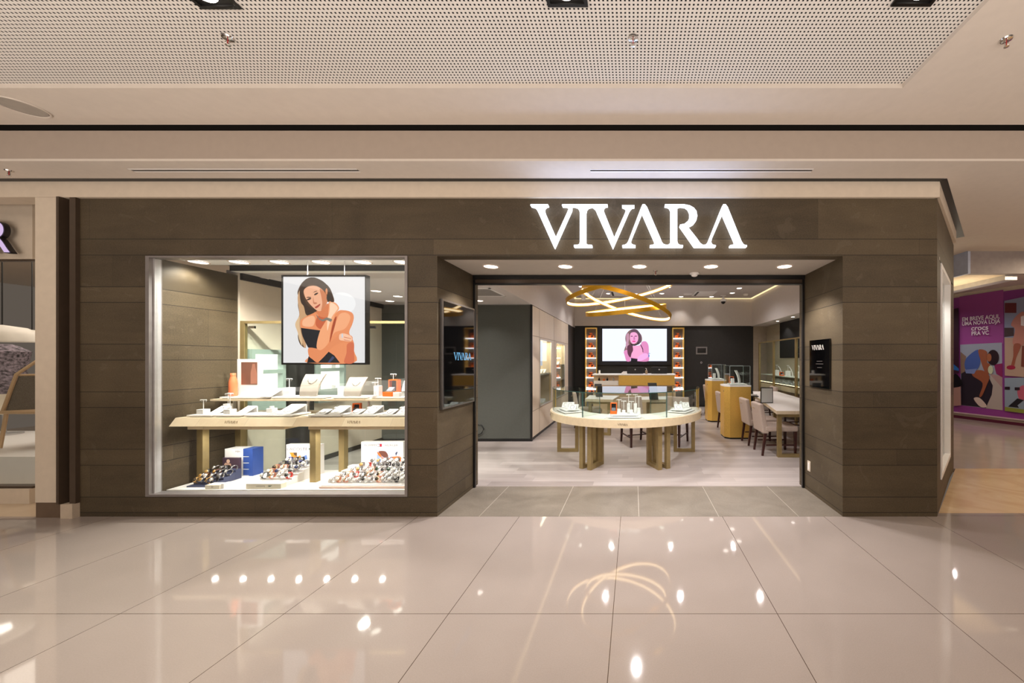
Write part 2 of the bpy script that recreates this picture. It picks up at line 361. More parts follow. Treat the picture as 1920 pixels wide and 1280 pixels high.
# neighbour shop shell and the mall beyond
c = MB(); c.box(-9.5, X(72, 3.99), 3.95, 4.05, Z(487, 3.99), 3.3); c.box(-9.5, X(72, 3.99), 3.93, 4.07, 0, Z(913, 3.99)); struct('wall_neighbour', c, CREAM)
struct('wall_neighbour', MB().box(-12, -5.95, 9, 9.1, 0, 3.3), mat('neighbour_back_wall', '8a6a4c', .7))
struct('ceiling', MB().box(-14, -5.5, 4.06, 9, 3.25, 3.29), CEIL)
c = MB(); c.box(X(72, 3.6), X(117, 3.6), 3.58, 4.3, .15, 3.14); struct('wall_pilaster', c, CREAM)
struct('baseboard_pilaster', MB().box(X(72, 3.6), X(117, 3.6), 3.585, 4.3, 0, .15), mat('brown_stone_base', '6a5746', .4))
o = MB(); o.box(X(117, 3.6), XL, 3.64, 3.75, .14, 3.14, 0); o.box(X(117, 3.6), X(122, 3.6), 3.56, 3.64, .14, 3.14, 0); o.box(X(136, 3.6), XL, 3.58, 3.64, .14, 3.14, 0)
struct('trim_7', o, DARKB); struct('baseboard_channel', MB().box(X(116, 3.57), XL-.001, 3.56, 3.7, 0, .14), mat('pale_marble_base', 'c8b8a4', .3))
# window 1
c = MB()
for b in ((-4.81, -4.775, 0.2, ZH), (-2.255, -2.23, .2, ZH)): c.box(b[0], b[1], YF-.012, 3.70, b[2], b[3], 0)
c.box(-4.775, -2.255, YF-.012, 3.70, 2.558, ZH, 0); c.box(-4.775, -2.255, YF-.012, 3.70, .2, .222, 0)
c.box(-4.775, -4.76, 3.63, 3.68, .222, 2.556, 1)
w1 = struct('window_1', c, [GREYALU, ALU])
MB().box(-4.76, -2.255, 3.645, 3.655, .222, 2.557).build('glass_pane', SHOPG, w1)
# window 2 on the cut corner
def chp(t, d=0): return (3.0+t-d*.72, 3.61+1.03*t+d*.69)
c = MB()
for t0, t1, z0, z1 in ((.25, .30, .28, ZH), (1.10, 1.155, .28, ZH), (.30, 1.10, .28, .33), (.30, 1.10, ZH-.05, ZH)):
    c.prism([chp(t0, -.01), chp(t1, -.01), chp(t1, .14), chp(t0, .14)], z0, z1)
w2 = struct('window_2', c, WHITE)
MB().prism([chp(.30, .05), chp(1.10, .05), chp(1.10, .06), chp(.30, .06)], .33, ZH-.05).build('glass_pane', SHOPG, w2)
struct('wall_display_box', MB().box(3.15, 4.38, 5.3, 5.35, 0, 2.6).box(3.15, 3.19, 4.6, 5.3, 0, 2.6), WHITE)
struct('floor', MB().prism([(3.25, 4.0), (4.05, 4.85), (4.1, 5.3), (3.25, 5.3)], .26, .28), WHITE)
spot('display_spot', (3.6, 4.75, 2.5), 25, 140, (1, .97, .92), .05)
# mall beyond on the right
MW0 = Vector((9.1, 8.52, 0)); MWd = Vector((-.357, .934, 0)); MWn = Vector((-.934, -.357, 0))
def mw(s, z, d=0): p = MW0+MWd*s+MWn*d; return (p.x, p.y, z)
def mwbox(mb, s0, s1, z0, z1, d0=0, d1=.02, mi=0):
    a, b, c_, d_ = mw(s0, 0, d0), mw(s1, 0, d0), mw(s1, 0, d1), mw(s0, 0, d1)
    return mb.prism([p[:2] for p in (a, b, c_, d_)], z0, z1, mi)
struct('wall_right', mwbox(MB(), -3, 7, 0, 3.9, -.1, 0), CREAM)
struct('baseboard_right', mwbox(MB(), -3, 7, 0, .07, 0, .04), mat('maroon_plinth', '5a1c34', .4))
struct('wall_far', MB().box(4, 14, 15.9, 16, 0, 4), CREAM)
c = MB(); c.box(5.44, 14, 5.9, 6.0, 2.94, 3.66, 0); c.box(5.40, 5.44, 5.9, 16, 2.94, 3.66, 1); struct('wall_bulkhead_mall', c, [mat('grey_bulkhead_paint', 'a59c9a', .8), mat('pale_blue_bulkhead', 'c8d2ea', .8)])
c = MB(); c.box(5.44, 6.1, 6.0, 16, 2.94, 2.97, 0); struct('ceiling', c, mat('warm_ceiling', 'f0dcc0', .8))
struct('trim_8', MB().box(6.10, 6.3, 6.0, 16, 2.86, 2.98), ALU)
struct('ceiling', MB().box(6.3, 10, 6.0, 16, 3.3, 3.33), CEIL)
area('mall_and_fill_light', (5.8, 7.4, 2.5), (PI, 0, 0), .5, 2.5, 10, (1, .85, .6))

# ------------------------------------------------------------------ lettering
VIV = [
 [(145,100),(275,100),(275,109),(258,114),(248,126),(247,142),(252,160),(333,345),(418,160),(428,135),(424,120),(410,113),(380,112),(380,100),(440,100),(452,112),(450,140),(322,425),(205,165),(190,135),(175,118),(145,110)],
 [(440,100),(620,100),(620,112),(600,113),(575,120),(562,135),(557,160),(557,380),(562,395),(575,401),(603,402),(603,415),(468,415),(468,402),(495,401),(508,395),(512,380),(512,160),(505,135),(492,118),(470,112),(440,112)],
 [(600,100),(718,100),(718,109),(700,113),(690,124),(688,140),(694,160),(768,345),(848,165),(855,145),(850,128),(838,120),(826,116),(826,106),(918,106),(918,117),(902,119),(890,130),(880,145),(757,427),(640,165),(628,135),(610,118),(600,112)],
 [(978,100),(996,100),(1012,120),(1115,360),(1122,380),(1135,395),(1155,401),(1155,415),(1033,415),(1033,403),(1055,401),(1068,392),(1066,375),(1060,360),(975,165),(897,355),(892,380),(898,394),(912,401),(926,403),(926,415),(828,415),(828,403),(845,401),(860,393),(872,375),(965,130)],
 [(1145,100),(1290,100),(1330,108),(1360,125),(1380,150),(1386,185),(1380,215),(1360,242),(1335,257),(1312,262),(1385,355),(1405,385),(1425,400),(1440,403),(1523,403),(1523,415),(1365,415),(1255,258),(1258,250),(1290,245),(1315,225),(1330,195),(1330,160),(1318,132),(1295,115),(1260,112),(1240,118),(1237,130),(1237,375),(1243,393),(1258,402),(1280,403),(1280,415),(1150,415),(1150,402),(1170,400),(1183,390),(1187,370),(1187,140),(1178,122),(1165,114),(1145,112)],
 [(1578,100),(1597,100),(1612,120),(1715,375),(1728,395),(1740,402),(1755,403),(1755,415),(1630,415),(1630,403),(1650,401),(1664,393),(1664,375),(1575,170),(1495,355),(1489,380),(1497,397),(1512,402),(1523,403),(1523,415),(1430,415),(1430,403),(1450,398),(1465,380),(1565,130)]]
def vivara(parent, m, O, u, w, width, th, origin=(0, 0, 0), sub='letter'):
    """the shop's lettering on a plane: O = centre, u = reading direction, w = up"""
    u = Vector(u).normalized(); w = Vector(w).normalized(); nn = u.cross(w); k = width/1610
    mbs = []
    for L in VIV:
        mb = MB(origin); n = len(L)
        a = [Vector(O)+u*(x-950)*k-w*(y-262)*k for x, y in L]
        mb.add(a+[p+nn*th for p in a], [tuple(range(n))[::-1], tuple(range(n, 2*n))]+[(i, (i+1) % n, n+(i+1) % n, n+i) for i in range(n)])
        mbs.append(mb)
    if sub == 'letter':
        for mb in mbs: mb.build('letter', m, parent)
    else:
        t = mbs[0]
        for mb in mbs[1:]: t.add([v+t.o for v in mb.v], mb.f)
        t.build(sub, m, parent)
def text(name, s, m, parent, O, u, w, height, th=.001, origin=(0, 0, 0), bold=0, xs=1, align='CENTER', fit=None, ext=0):
    cu = bpy.data.curves.new('t', 'FONT'); cu.body = s; cu.size = 1; cu.align_x = align; cu.extrude = ext; cu.offset = bold
    ob = bpy.data.objects.new('t', cu); COL.objects.link(ob)
    bpy.context.view_layer.update()
    me = bpy.data.meshes.new_from_object(ob.evaluated_get(bpy.context.evaluated_depsgraph_get()))
    u = Vector(u).normalized(); w = Vector(w).normalized(); nn = u.cross(w); k = height/.70
    if fit: xs = fit/k/(max(v.co.x for v in me.vertices)-min(v.co.x for v in me.vertices))
    for v in me.vertices: v.co = Vector(O)+u*v.co.x*k*xs+w*(v.co.y-.35)*k+nn*(th+v.co.z)-Vector(origin)
    bpy.data.objects.remove(ob); bpy.data.curves.remove(cu)
    me.materials.clear(); me.materials.append(m); me.name = name
    o = bpy.data.objects.new(name, me); COL.objects.link(o); o.parent = parent; return o
SIGN = mat('sign_white_light', 'f0f4ff', emit=2.4, var=0)
so = P(1197.5, 425.5, 3.58)
sg = thing('illuminated_sign', 'large glowing white shop-name lettering above the shop entrance', 'sign', so)
vivara(sg, SIGN, so, (1, 0, 0), (0, 0, 1), X(1399, 3.58)-X(996, 3.58), .05, so)
for o in list(sg.children): o.location = (0, .022, 0)
area('sign_glow', (so.x, 3.45, so.z+.1), (PI, 0, 0), 1.9, .1, 2.4, (.32, .52, 1))

# ------------------------------------------------------------------ flat pictures
def smooth(poly, k=4):
    n = len(poly); out = []
    for i in range(n):
        p0, p1, p2, p3 = (poly[(i+j-1) % n] for j in range(4))
        for s in range(k):
            t = s/k
            out.append(tuple(.5*((2*p1[a])+(-p0[a]+p2[a])*t+(2*p0[a]-5*p1[a]+4*p2[a]-p3[a])*t*t+(-p0[a]+3*p1[a]-3*p2[a]+p3[a])*t**3) for a in (0, 1)))
    return out
def picture(name, parent, layers, fmap, emit=1.0, origin=(0, 0, 0), prefix='print', step=.0006):
    """layers: (hex colour, outline, smooth?) ; fmap(x, y, lift) -> world point"""
    mb = MB(origin); mats = []; names = []
    for i, (c, poly, sm) in enumerate(layers):
        if sm: poly = smooth(poly)
        nm = f'{prefix}_{c}'
        if nm not in names: names.append(nm); mats.append(mat(nm, c, .4, emit=emit, var=.0))
        mb.add([fmap(x, y, i*step) for x, y in poly], [tuple(range(len(poly)))], names.index(nm))
    o = mb.build(name, mats, parent)
    return o
def ell(cx, cy, rx, ry, rot=0, n=14):
    return [(cx+rx*math.cos(2*PI*k/n)*math.cos(rot)-ry*math.sin(2*PI*k/n)*math.sin(rot), cy+rx*math.cos(2*PI*k/n)*math.sin(rot)+ry*math.sin(2*PI*k/n)*math.cos(rot)) for k in range(n)]
def rect(x0, y0, x1, y1): return [(x0, y0), (x1, y0), (x1, y1), (x0, y1)]
YP = 3.86
po = P(606, 684, YP)
sc1 = thing('poster_screen', 'square black-framed lit poster of a long-haired person in black, hanging in the window', 'screen', po)
c = MB(po); x0, x1, z0, z1 = X(527.5, YP), X(686, YP), Z(683.5, YP), Z(515, YP)
c.box(x0, x1, YP, YP+.06, z0, z1); c.build('frame', BLACK, sc1)
L1 = [('e4e0e2', rect(45, 62, 1132, 1208), 0),
 ('f1eef0', ell(820, 420, 190, 150), 1),
 ('5a4030', [(425,72),(330,110),(270,180),(235,270),(250,340),(240,440),(260,560),(235,650),(265,760),(240,850),(270,960),(345,1010),(330,900),(290,760),(330,640),(440,560),(520,500),(600,400),(720,400),(700,290),(650,190),(560,120),(490,80)], 1),
 ('c99c74', [(262,250),(290,240),(300,400),(350,470),(370,560),(330,620),(280,640),(275,720),(300,850),(350,960),(330,1010),(285,900),(250,800),(235,650),(262,560),(245,430),(238,330)], 1),
 ('ddb890', [(240,620),(265,600),(262,720),(290,850),(300,980),(262,900),(238,800),(205,700)], 1),
 ('e98f60', [(480,530),(400,565),(320,610),(275,650),(280,750),(330,900),(385,1010),(392,1120),(372,1208),(985,1208),(990,1050),(985,930),(925,810),(965,700),(987,610),(970,550),(920,520),(850,508),(790,512),(720,560),(600,560)], 1),
 ('f6b48c', [(330,620),(430,580),(470,620),(440,720),(320,720),(300,670)], 1),
 ('f4a87c', [(800,560),(880,540),(940,590),(920,680),(860,760),(740,800),(700,850),(720,720),(760,640)], 1),
 ('d46e4c', [(900,960),(985,940),(990,1060),(985,1206),(860,1206),(890,1080)], 1),
 ('c8603c', [(560,560),(650,500),(650,580),(600,700),(545,760),(480,700),(500,600)], 1),
 ('15161f', [(283,743),(400,758),(548,778),(515,880),(498,1020),(440,1008),(380,1006),(335,920),(300,820)], 0),
 ('15161f', [(388,1120),(440,1160),(520,1208),(368,1208)], 0),
 ('15161f', [(655,1060),(730,1110),(805,1208),(512,1208),(590,1130)], 0),
 ('3c4468', [(705,1118),(735,1140),(670,1206),(640,1206)], 0),
 ('a8482c', [(690,780),(725,640),(760,590),(745,690),(705,830),(668,940)], 1),
 ('e48a5c', [(500,1204),(440,1160),(392,1115),(388,1012),(500,1020),(545,1045),(640,970),(720,900),(790,830),(840,806),(960,850),(974,900),(965,925),(930,940),(850,935),(780,960),(700,1010),(620,1080),(545,1170)], 1),
 ('f8c0a0', [(800,835),(850,815),(950,850),(968,900),(940,925),(860,915),(800,900)], 1),
 ('c86040', [(860,862),(955,884),(955,890),(860,870)], 0),
 ('c86040', [(862,898),(940,916),(940,921),(860,905)], 0),
 ('f3a476', [(660,400),(700,395),(760,420),(797,480),(770,530),(740,570),(720,640),(685,760),(668,880),(655,940),(600,1010),(545,1040),(500,1010),(505,920),(545,780),(590,700),(625,640),(650,560),(650,470)], 1),
 ('fcd0b0', [(680,410),(740,430),(780,480),(750,530),(700,600),(665,700),(640,780),(640,640),(670,520)], 1),
 ('d97c50', [(500,520),(650,420),(655,520),(640,600),(560,600),(510,560)], 1),
 ('f0b08e', [(330,240),(400,190),(500,190),(590,250),(625,330),(640,400),(605,470),(550,520),(500,510),(430,450),(380,390),(340,320)], 1),
 ('cf8058', [(540,225),(590,250),(640,330),(640,400),(605,470),(560,512),(575,420),(560,320)], 1),
 ('3a2820', [(425,72),(560,110),(650,190),(700,290),(718,390),(690,395),(655,330),(638,215),(600,250),(540,205),(430,160),(345,220),(318,300),(350,400),(410,470),(490,515),(430,560),(360,570),(330,460),(290,400),(275,250),(320,130)], 1),
 ('d88a5e', ell(632, 260, 14, 42), 1),
 ('2c2a26', ell(655, 345, 22, 42), 1),
 ('3a2620', ell(400, 362, 32, 11, -.35), 1), ('3a2620', ell(495, 293, 30, 11, -.5), 1),
 ('5a3a2c', [(360,345),(385,330),(430,335),(425,345)], 0), ('5a3a2c', [(450,280),(480,258),(505,250),(508,258)], 0),
 ('c87c5c', [(455,330),(470,400),(498,405),(510,420),(480,430),(458,415)], 1),
 ('b04838', [(478,470),(515,445),(548,425),(550,440),(525,468),(495,485)], 1),
 ('7c766c', [(500,560),(530,610),(580,635),(640,605),(700,625),(712,640),(690,665),(640,640),(585,660),(540,635),(505,590)], 0),
 ('ccd0dc', ell(845, 850, 10, 30), 1)]
def fm1(x, y, d): px, py = 525+x/7.11, 510+y/7.11; p = P(px, py, YP); return (p.x, YP-.001-d, p.z)
picture('printed_image', sc1, L1, fm1, .95, po, 'poster', .0004)
for xx in (x0+.25, x1-.25): MB(po).tube([(xx, YP+.03, z1), (xx, YP+.03, 2.599)], .004).build('hanger', ALU, sc1)
# LED wall picture in the shop
YS = 12.02; lo = P(1189.5, 677, YS)
sc2 = thing('video_screen', 'wide bright video screen showing a long-haired person, on the charcoal back wall', 'screen', lo)
MB(lo).box(X(1121, YS), X(1258, YS), YS-.01, YS+.03, Z(684, YS), Z(612, YS)).build('frame', mat('screen_surround', '17161f', .5), sc2)
L2 = [('e6ecff', rect(130, 85, 1785, 915), 0),
 ('80605e', [(940,90),(1020,110),(1080,180),(1130,250),(1150,340),(1135,420),(1080,460),(1020,500),(920,520),(900,640),(860,760),(840,830),(790,760),(770,640),(690,680),(700,600),(740,480),(720,360),(730,250),(790,160),(860,110)], 1),
 ('584252', [(1000,120),(1060,160),(1105,230),(1125,330),(1100,450),(1040,490),(1020,440),(1050,380),(1062,300),(1030,200),(985,160)], 1), ('5e4656', [(880,110),(980,100),(1040,150),(1060,220),(1000,190),(920,168),(860,190),(840,240),(825,200)], 1), ('c8a0a8', [(760,260),(800,200),(815,260),(790,380),(760,470),(745,380)], 1),
 ('b98aa0', [(740,250),(800,200),(820,330),(800,430),(810,520),(750,600),(730,500),(745,380)], 1),
 ('d886b8', [(1140,430),(1200,405),(1260,420),(1310,500),(1325,640),(1320,760),(1310,915),(1030,915),(860,850),(850,915),(750,915),(700,760),(680,680),(740,625),(780,640),(800,720),(840,800),(900,640),(920,530),(1030,520),(1110,500)], 1),
 ('f0a0c8', [(930,540),(1100,530),(1160,640),(1170,720),(1050,840),(1000,840),(870,800),(900,650)], 1),
 ('5a3044', [(780,520),(880,500),(920,620),(880,720),(850,820),(790,750),(770,640)], 1),
 ('161420', [(865,835),(960,850),(1040,860),(1075,850),(1020,915),(860,915)], 0),
 ('e8a8dc', [(1060,800),(1180,720),(1270,720),(1310,780),(1270,840),(1150,900),(1080,915),(1030,905)], 1),
 ('2a1a30', [(1105,490),(1120,485),(1175,600),(1180,690),(1165,690),(1155,610)], 0),
 ('eea0cc', [(845,230),(880,185),(960,175),(1020,210),(1050,290),(1040,390),(990,450),(930,475),(880,450),(840,370)], 1),
 ('17131f', [(840,440),(880,475),(950,490),(1020,470),(1060,430),(1060,470),(1000,510),(930,518),(860,490)], 1),
 ('6a3a60', ell(885, 278, 30, 12), 1), ('6a3a60', ell(988, 276, 34, 12), 1),
 ('c070a8', [(935,290),(960,290),(968,360),(930,365)], 1), ('e0268c', ell(940, 408, 46, 16), 1),
 ('5878b8', ell(1325, 780, 14, 40), 1), ('5878b8', ell(1330, 718, 30, 8), 1)]
def fm2(x, y, d): px, py = 1120+x/13.71, 610+y/13.71; p = P(px, py, YS); return (p.x, YS-.012-d, p.z)
picture('screen_image', sc2, L2, fm2, 1.0, lo, 'led', .001)

# ------------------------------------------------------------------ mall ceiling fittings
for px, py, lab in ((416, 14, 'left'), (1065, 10, 'middle'), (1707, 9, 'right')):
    Y1 = (ZP-H)*F/(CY-py)-.0; x = X(px, Y1); o = (x, Y1-.118, ZP)
    t = thing('recessed_spotlight', f'black square recessed spotlight in the perforated ceiling, {lab} one at the top edge', 'ceiling light', o, 'square spotlights in the perforated ceiling')
    c = MB(o); a = .118
    for b in ((-a, a, -a, -a+.02), (-a, a, a-.02, a), (-a, -a+.02, -a+.02, a-.02), (a-.02, a, -a+.02, a-.02)): c.box(x+b[0], x+b[1], o[1]+b[2], o[1]+b[3], ZP-.012, ZP-.001)
    c.box(x-a+.02, x+a-.02, o[1]-a+.02, o[1]+a-.02, ZP-.003, ZP-.001); c.build('housing', BLACK, t)
    MB(o).lathe([(.0, -.012), (.055, -.012), (.06, -.004), (.06, 0)], (x, o[1]+.02, ZP-.004), 24).build('lamp', LAMP, t)
    spot('ceiling_spot', (x, o[1]+.02, ZP-.03), 30, 130)
for i, (px, py, z, lab) in enumerate(((427, 70, ZP, 'chrome sprinkler head on the left of the perforated ceiling'), (1187, 71, ZP, 'chrome sprinkler head on the perforated ceiling above the entrance'), (1887, 73, ZC, 'chrome sprinkler head on the smooth ceiling at the far right'), (17, 358, ZS, 'small sprinkler head on the ceiling above the left neighbouring shop'), (1229, 507, ZH, 'small sprinkler head in the entrance recess ceiling'))):
    Y1 = (z-H)*F/(CY-py); x = X(px, Y1); k = 1 if i < 3 else .8; zz = z-.001
    if i == 3: Y1 = 3.38; x = X(px, 3.38)
    t = thing('sprinkler_head', lab, 'sprinkler', (x, Y1, zz), 'fire sprinklers on the ceilings')
    MB().lathe([(0, 0), (.034*k, 0), (.03*k, -.008), (.012*k, -.012), (0, -.012)], seg=20).build('escutcheon', mat('chrome', 'd8d4d0', .15, 1), t)
    m = MB(); m.tube([(-.008, 0, -.012), (-.012, 0, -.03), (-.004, 0, -.048)], .0025, 6); m.tube([(.008, 0, -.012), (.012, 0, -.03), (.004, 0, -.048)], .0025, 6); m.lathe([(0, -.046), (.013, -.047), (.014, -.05), (0, -.052)], seg=12)
    m.build('deflector', MATS['chrome'], t); MB().tube([(0, 0, -.012), (0, 0, -.046)], .003, 6).build('bulb', mat('red_bulb', 'a01818', .2), t)
t = MB((0, 0, 0)); Ys = (ZC-H)*F/(CY-200); xs_ = X(40, Ys)
o = MB((xs_, Ys, ZC)).lathe([(0, -.006), (.118, -.006), (.122, 0)], (xs_, Ys, ZC), 32, 0).lathe([(.122, -.001), (.126, -.009), (.133, -.008), (.136, -.001)], (xs_, Ys, ZC), 32, 1).build('ceiling_speaker', [mat('speaker_mesh', 'a8a096', .7), CEIL])
tag(o, 'round flush ceiling speaker at the left edge of the smooth ceiling', 'speaker')
for px0, px1, lab in ((247, 672, 'long narrow air slot in the soffit over the display window'), (1107, 1523, 'long narrow air slot in the soffit over the entrance')):
    Y1 = 3.377; a, b = X(px0, Y1), X(px1, Y1); t = thing('slot_diffuser', lab, 'air vent', ((a+b)/2, Y1, ZS), 'slot air diffusers')
    q = ((a+b)/2, Y1, ZS); m = MB(q); m.box(a, b, Y1-.03, Y1-.012, ZS-.004, ZS-.001); m.box(a, b, Y1+.012, Y1+.03, ZS-.004, ZS-.001); m.build('frame', WHITE, t)
    MB(q).box(a, b, Y1-.012, Y1+.012, ZS-.003, ZS-.0012).build('slot', BLACK, t)
def downlight(px, py, z, r, lab, group, e=0, ang=110, Yc=None, m=LAMP, col=(1, .9, .8), x=None):
    Y1 = Yc or (z-H)*F/(CY-py); x = X(px, Y1) if x is None else x
    t = thing('downlight', lab, 'ceiling light', (x, Y1, z-.002), group)
    MB().lathe([(r*.8, -.001), (r*.85, -.006), (r, -.004), (r, 0)], seg=24).build('trim_ring', mat('downlight_trim', 'd8c8bc', .5), t)
    MB().lathe([(0, -.002), (r*.8, -.002), (r*.82, -.0)], seg=24).build('lamp', m, t)
    if e: spot('downlight_spot', (x, Y1, z-.03), e, ang, col)
for i, px in enumerate((920.5, 1060, 1199, 1333, 1471)):
    downlight(px, 499, ZH-.002, .088, f'round recessed downlight in the entrance ceiling, {ORD[i]} from the left', 'downlights over the entrance', 74, 112, col=(1, .96, .97))
for i, px in enumerate((372, 448, 524, 602, 680, 754)):
    downlight(px, 491, 2.599, .09, f'round downlight inside the display window top, {ORD[i]} from the left', 'downlights over the window display', (18, 55, 85, 85, 85, 85)[i], 150, Yc=3.92, m=LAMPS, col=(1, .95, .88))
# smoke detector
o = P(1302, 514, 4.3); t = thing('smoke_detector', 'white round smoke detector on the entrance recess ceiling', 'smoke detector', (o.x, 4.3, ZH-.004))
MB().lathe([(0, -.0), (.055, 0), (.055, -.014), (.04, -.018)], seg=24).build('base', WHITE, t); MB().lathe([(.038, -.016), (.034, -.034), (.02, -.04), (0, -.04)], seg=20).build('sensor', WHITE, t)

# ------------------------------------------------------------------ reveal: tv panel, plaque, outlet
def on_wall_x(x, px, py): Y = x*F/(px-CX); return Y
ya, yb = 3.655, 4.385
t = thing('wall_display', 'tall black glass display with silver frame on the left entrance wall', 'screen', (RL, (ya+yb)/2, 1.05)); q = (RL, (ya+yb)/2, 1.05)
MB(q).box(RL+.001, RL+.03, ya, yb, 1.05, 2.16).build('frame', mat('steel_frame', '6e6a68', .3, .7), t)
MB(q).box(RL+.03, RL+.033, ya+.02, yb-.02, 1.07, 2.14).build('screen', SCRBLK, t)
vivara(t, mat('blue_lit_lettering', '6fb4e0', emit=.9, var=0), (RL+.0335, 4.08, 1.585), (0, 1, 0), (0, 0, 1), .42, .001, q, 'lettering')
YQ0, YQ1 = 3.82, 4.25; q = (RR, 4.03, 1.24)
t = thing('wall_plaque', 'black glass plaque with silver lettering on the right entrance wall', 'sign', q)
MB(q).box(RR-.02, RR-.001, YQ0, YQ1, 1.24, 1.77).build('panel', SCRBLK, t)
vivara(t, mat('silver_lettering', 'cfc8c0', .4, emit=.25), (RR-.0205, 4.06, 1.685), (0, -1, 0), (0, 0, 1), .27, .0012, q, 'lettering')
m = MB(q)
for i, (w, zz) in enumerate(((.12, 1.53), (.16, 1.50), (.10, 1.46))): m.box(RR-.0212, RR-.02, 4.02-w/2, 4.02+w/2, zz, zz+.006)
m.build('small_text', mat('grey_print', '55504c', .6), t)
q = (RR, 4.29, .28); t = thing('wall_socket', 'small white socket plate low on the right entrance wall', 'socket', q)
MB(q).box(RR-.008, RR-.001, 4.26, 4.33, .24, .36).build('plate', CREAM, t, .003); MB(q).box(RR-.011, RR-.008, 4.28, 4.31, .26, .34).build('switch', WHITE, t)

# ------------------------------------------------------------------ neighbour shop
t = thing('shop_letter', 'black letter R with pink glowing edge above the neighbouring shop', 'sign', P(10, 470, 3.9))
q = P(10, 470, 3.9); text('letter_body', 'R', mat('letter_black', '120a10', .4), t, P(-2, 444, 3.88), (1, 0, 0), (0, 0, 1), .34, .0, q, .012, 1.05, ext=.02)
text('lit_face', 'R', mat('lilac_lit_face', 'cdb4dc', emit=.9, var=0), t, (P(-2, 444, 3.88).x, 3.858, P(-2, 444, 3.88).z), (1, 0, 0), (0, 0, 1), .34, .001, q, .0, 1.05)
ng = (X(-30, 3.99), 3.99, 0)
w3 = struct('window_3', MB().box(-8.2, X(72, 3.99), 3.97, 4.01, Z(490, 3.99), Z(486, 3.99)).box(-8.2, X(72, 3.99), 3.95, 4.03, Z(913, 3.99), Z(909, 3.99)), DARKB)
MB().box(-8.2, X(72, 3.99), 3.985, 3.992, Z(909, 3.99), Z(490, 3.99)).build('glass_pane', SHOPG, w3)
def shade(px, py, Y, r, lab):
    p = P(px, py, Y); t = thing('dome_lamp', lab, 'lamp', p, 'dome lamps in the neighbouring shop')
    MB().lathe([(0, r*.62), (r*.5, r*.52), (r*.85, r*.25), (r, 0), (r*.97, 0), (r*.8, r*.2), (0, r*.55)], seg=28).build('shade', mat('lamp_shade_white', 'e0d8cc', .4), t)
    MB().tube([(0, 0, r*.6), (0, 0, 3.24-p.z)], .006).build('cord', BLACK, t)
    MB().lathe([(0, .02), (.06, .03), (.07, .08), (0, .12)], seg=14).build('bulb', LAMPS, t)
shade(4, 640, 4.6, .34, 'white dome lamp behind the neighbouring window, at the picture edge')
shade(60, 637, 5.8, .26, 'smaller white dome lamp behind the neighbouring window, next to the pilaster')
area('neighbour_light', (-8, 6, 3.2), (0, 0, 0), 3, 3, 70)
p = P(60, 880, 4.7); t = thing('wicker_chair', 'wooden armchair with grey woven back inside the neighbouring shop window', 'chair', (p.x, 4.9, .42)); q = (p.x, 4.9, .42)
# stands on a white podium
tag(struct('display_podium', MB((-8, 4.9, 0)).box(-10, -6.6, 4.25, 5.8, 0, .42), WHITE) and bpy.data.objects['display_podium'], 'white display podium inside the neighbouring shop window', 'podium'); del bpy.data.objects['display_podium']['kind']
CW = mat('light_beech', 'c8a882', .5); x = p.x
for a, b in ((-.26, -.24), (.26, -.24), (-.24, .26), (.24, .26)): MB(q).tube([(x+a*1.15, 4.9+b*1.1, .428), (x+a, 4.9+b, .87)], .018, 8).build('leg', CW, t)
MB(q).box(x-.3, x+.3, 4.62, 5.18, .86, .9).build('seat', CW, t, .01)
m = MB(q); m.add([(x-.3, 4.66, .9), (x+.3, 5.14, .9), (x+.34, 5.2, 1.34), (x-.2, 4.72, 1.34), (x-.3, 4.69, .9), (x+.3, 5.17, .9), (x+.34, 5.23, 1.34), (x-.2, 4.75, 1.34)], [(0, 1, 2, 3), (4, 5, 6, 7), (0, 1, 5, 4), (3, 2, 6, 7), (0, 3, 7, 4), (1, 2, 6, 5)]); m.build('backrest', mat('grey_wicker', '6e6457', .8, var=.3, scale=120), t)
MB(q).tube([(x-.3, 4.66, .9), (x-.2, 4.70, 1.36), (x+.02, 4.9, 1.72)], .018).tube([(x-.2, 4.72, 1.35), (x+.34, 5.2, 1.35)], .014).build('frame', CW, t)
p = P(8, 700, 5.5); q = (p.x, 5.5, .422); t = thing('dress_form', 'dress form in a black and white patterned top inside the neighbouring shop window', 'mannequin', q)
MB(q).lathe([(0, 0), (.16, 0), (.16, .02), (.02, .03), (.02, .3), (0, .3)], q, 20).build('stand', ALU, t)
MB(q).lathe([(.02, .3), (.13, .36), (.12, .5), (.17, .62), (.19, .66)], q, 20).build('torso', mat('ivory_form', 'e6dcc8', .6), t)
MB(q).lathe([(.2, .62), (.24, .7), (.18, .95), (.2, 1.1), (.22, 1.25), (.12, 1.33), (.06, 1.36), (0, 1.36)], q, 24).build('patterned_top', mat('black_white_print', '6a6068', .8, var=1.2, scale=30), t)
struct('trim_9', MB().box(-9.2, -6.3, 7.8, 7.85, 2.35, 3.2), mat('grey_blind', 'a89e90', .7))
tag(MB((-8, 8.6, 0)).box(-11.5, -8.6, 8.5, 8.9, 0.001, 1.95).build('garment_rail', mat('purple_garments', '4a2c50', .9, var=.6, scale=12)), 'rail of dark purple garments at the back of the neighbouring shop', 'clothes rail')

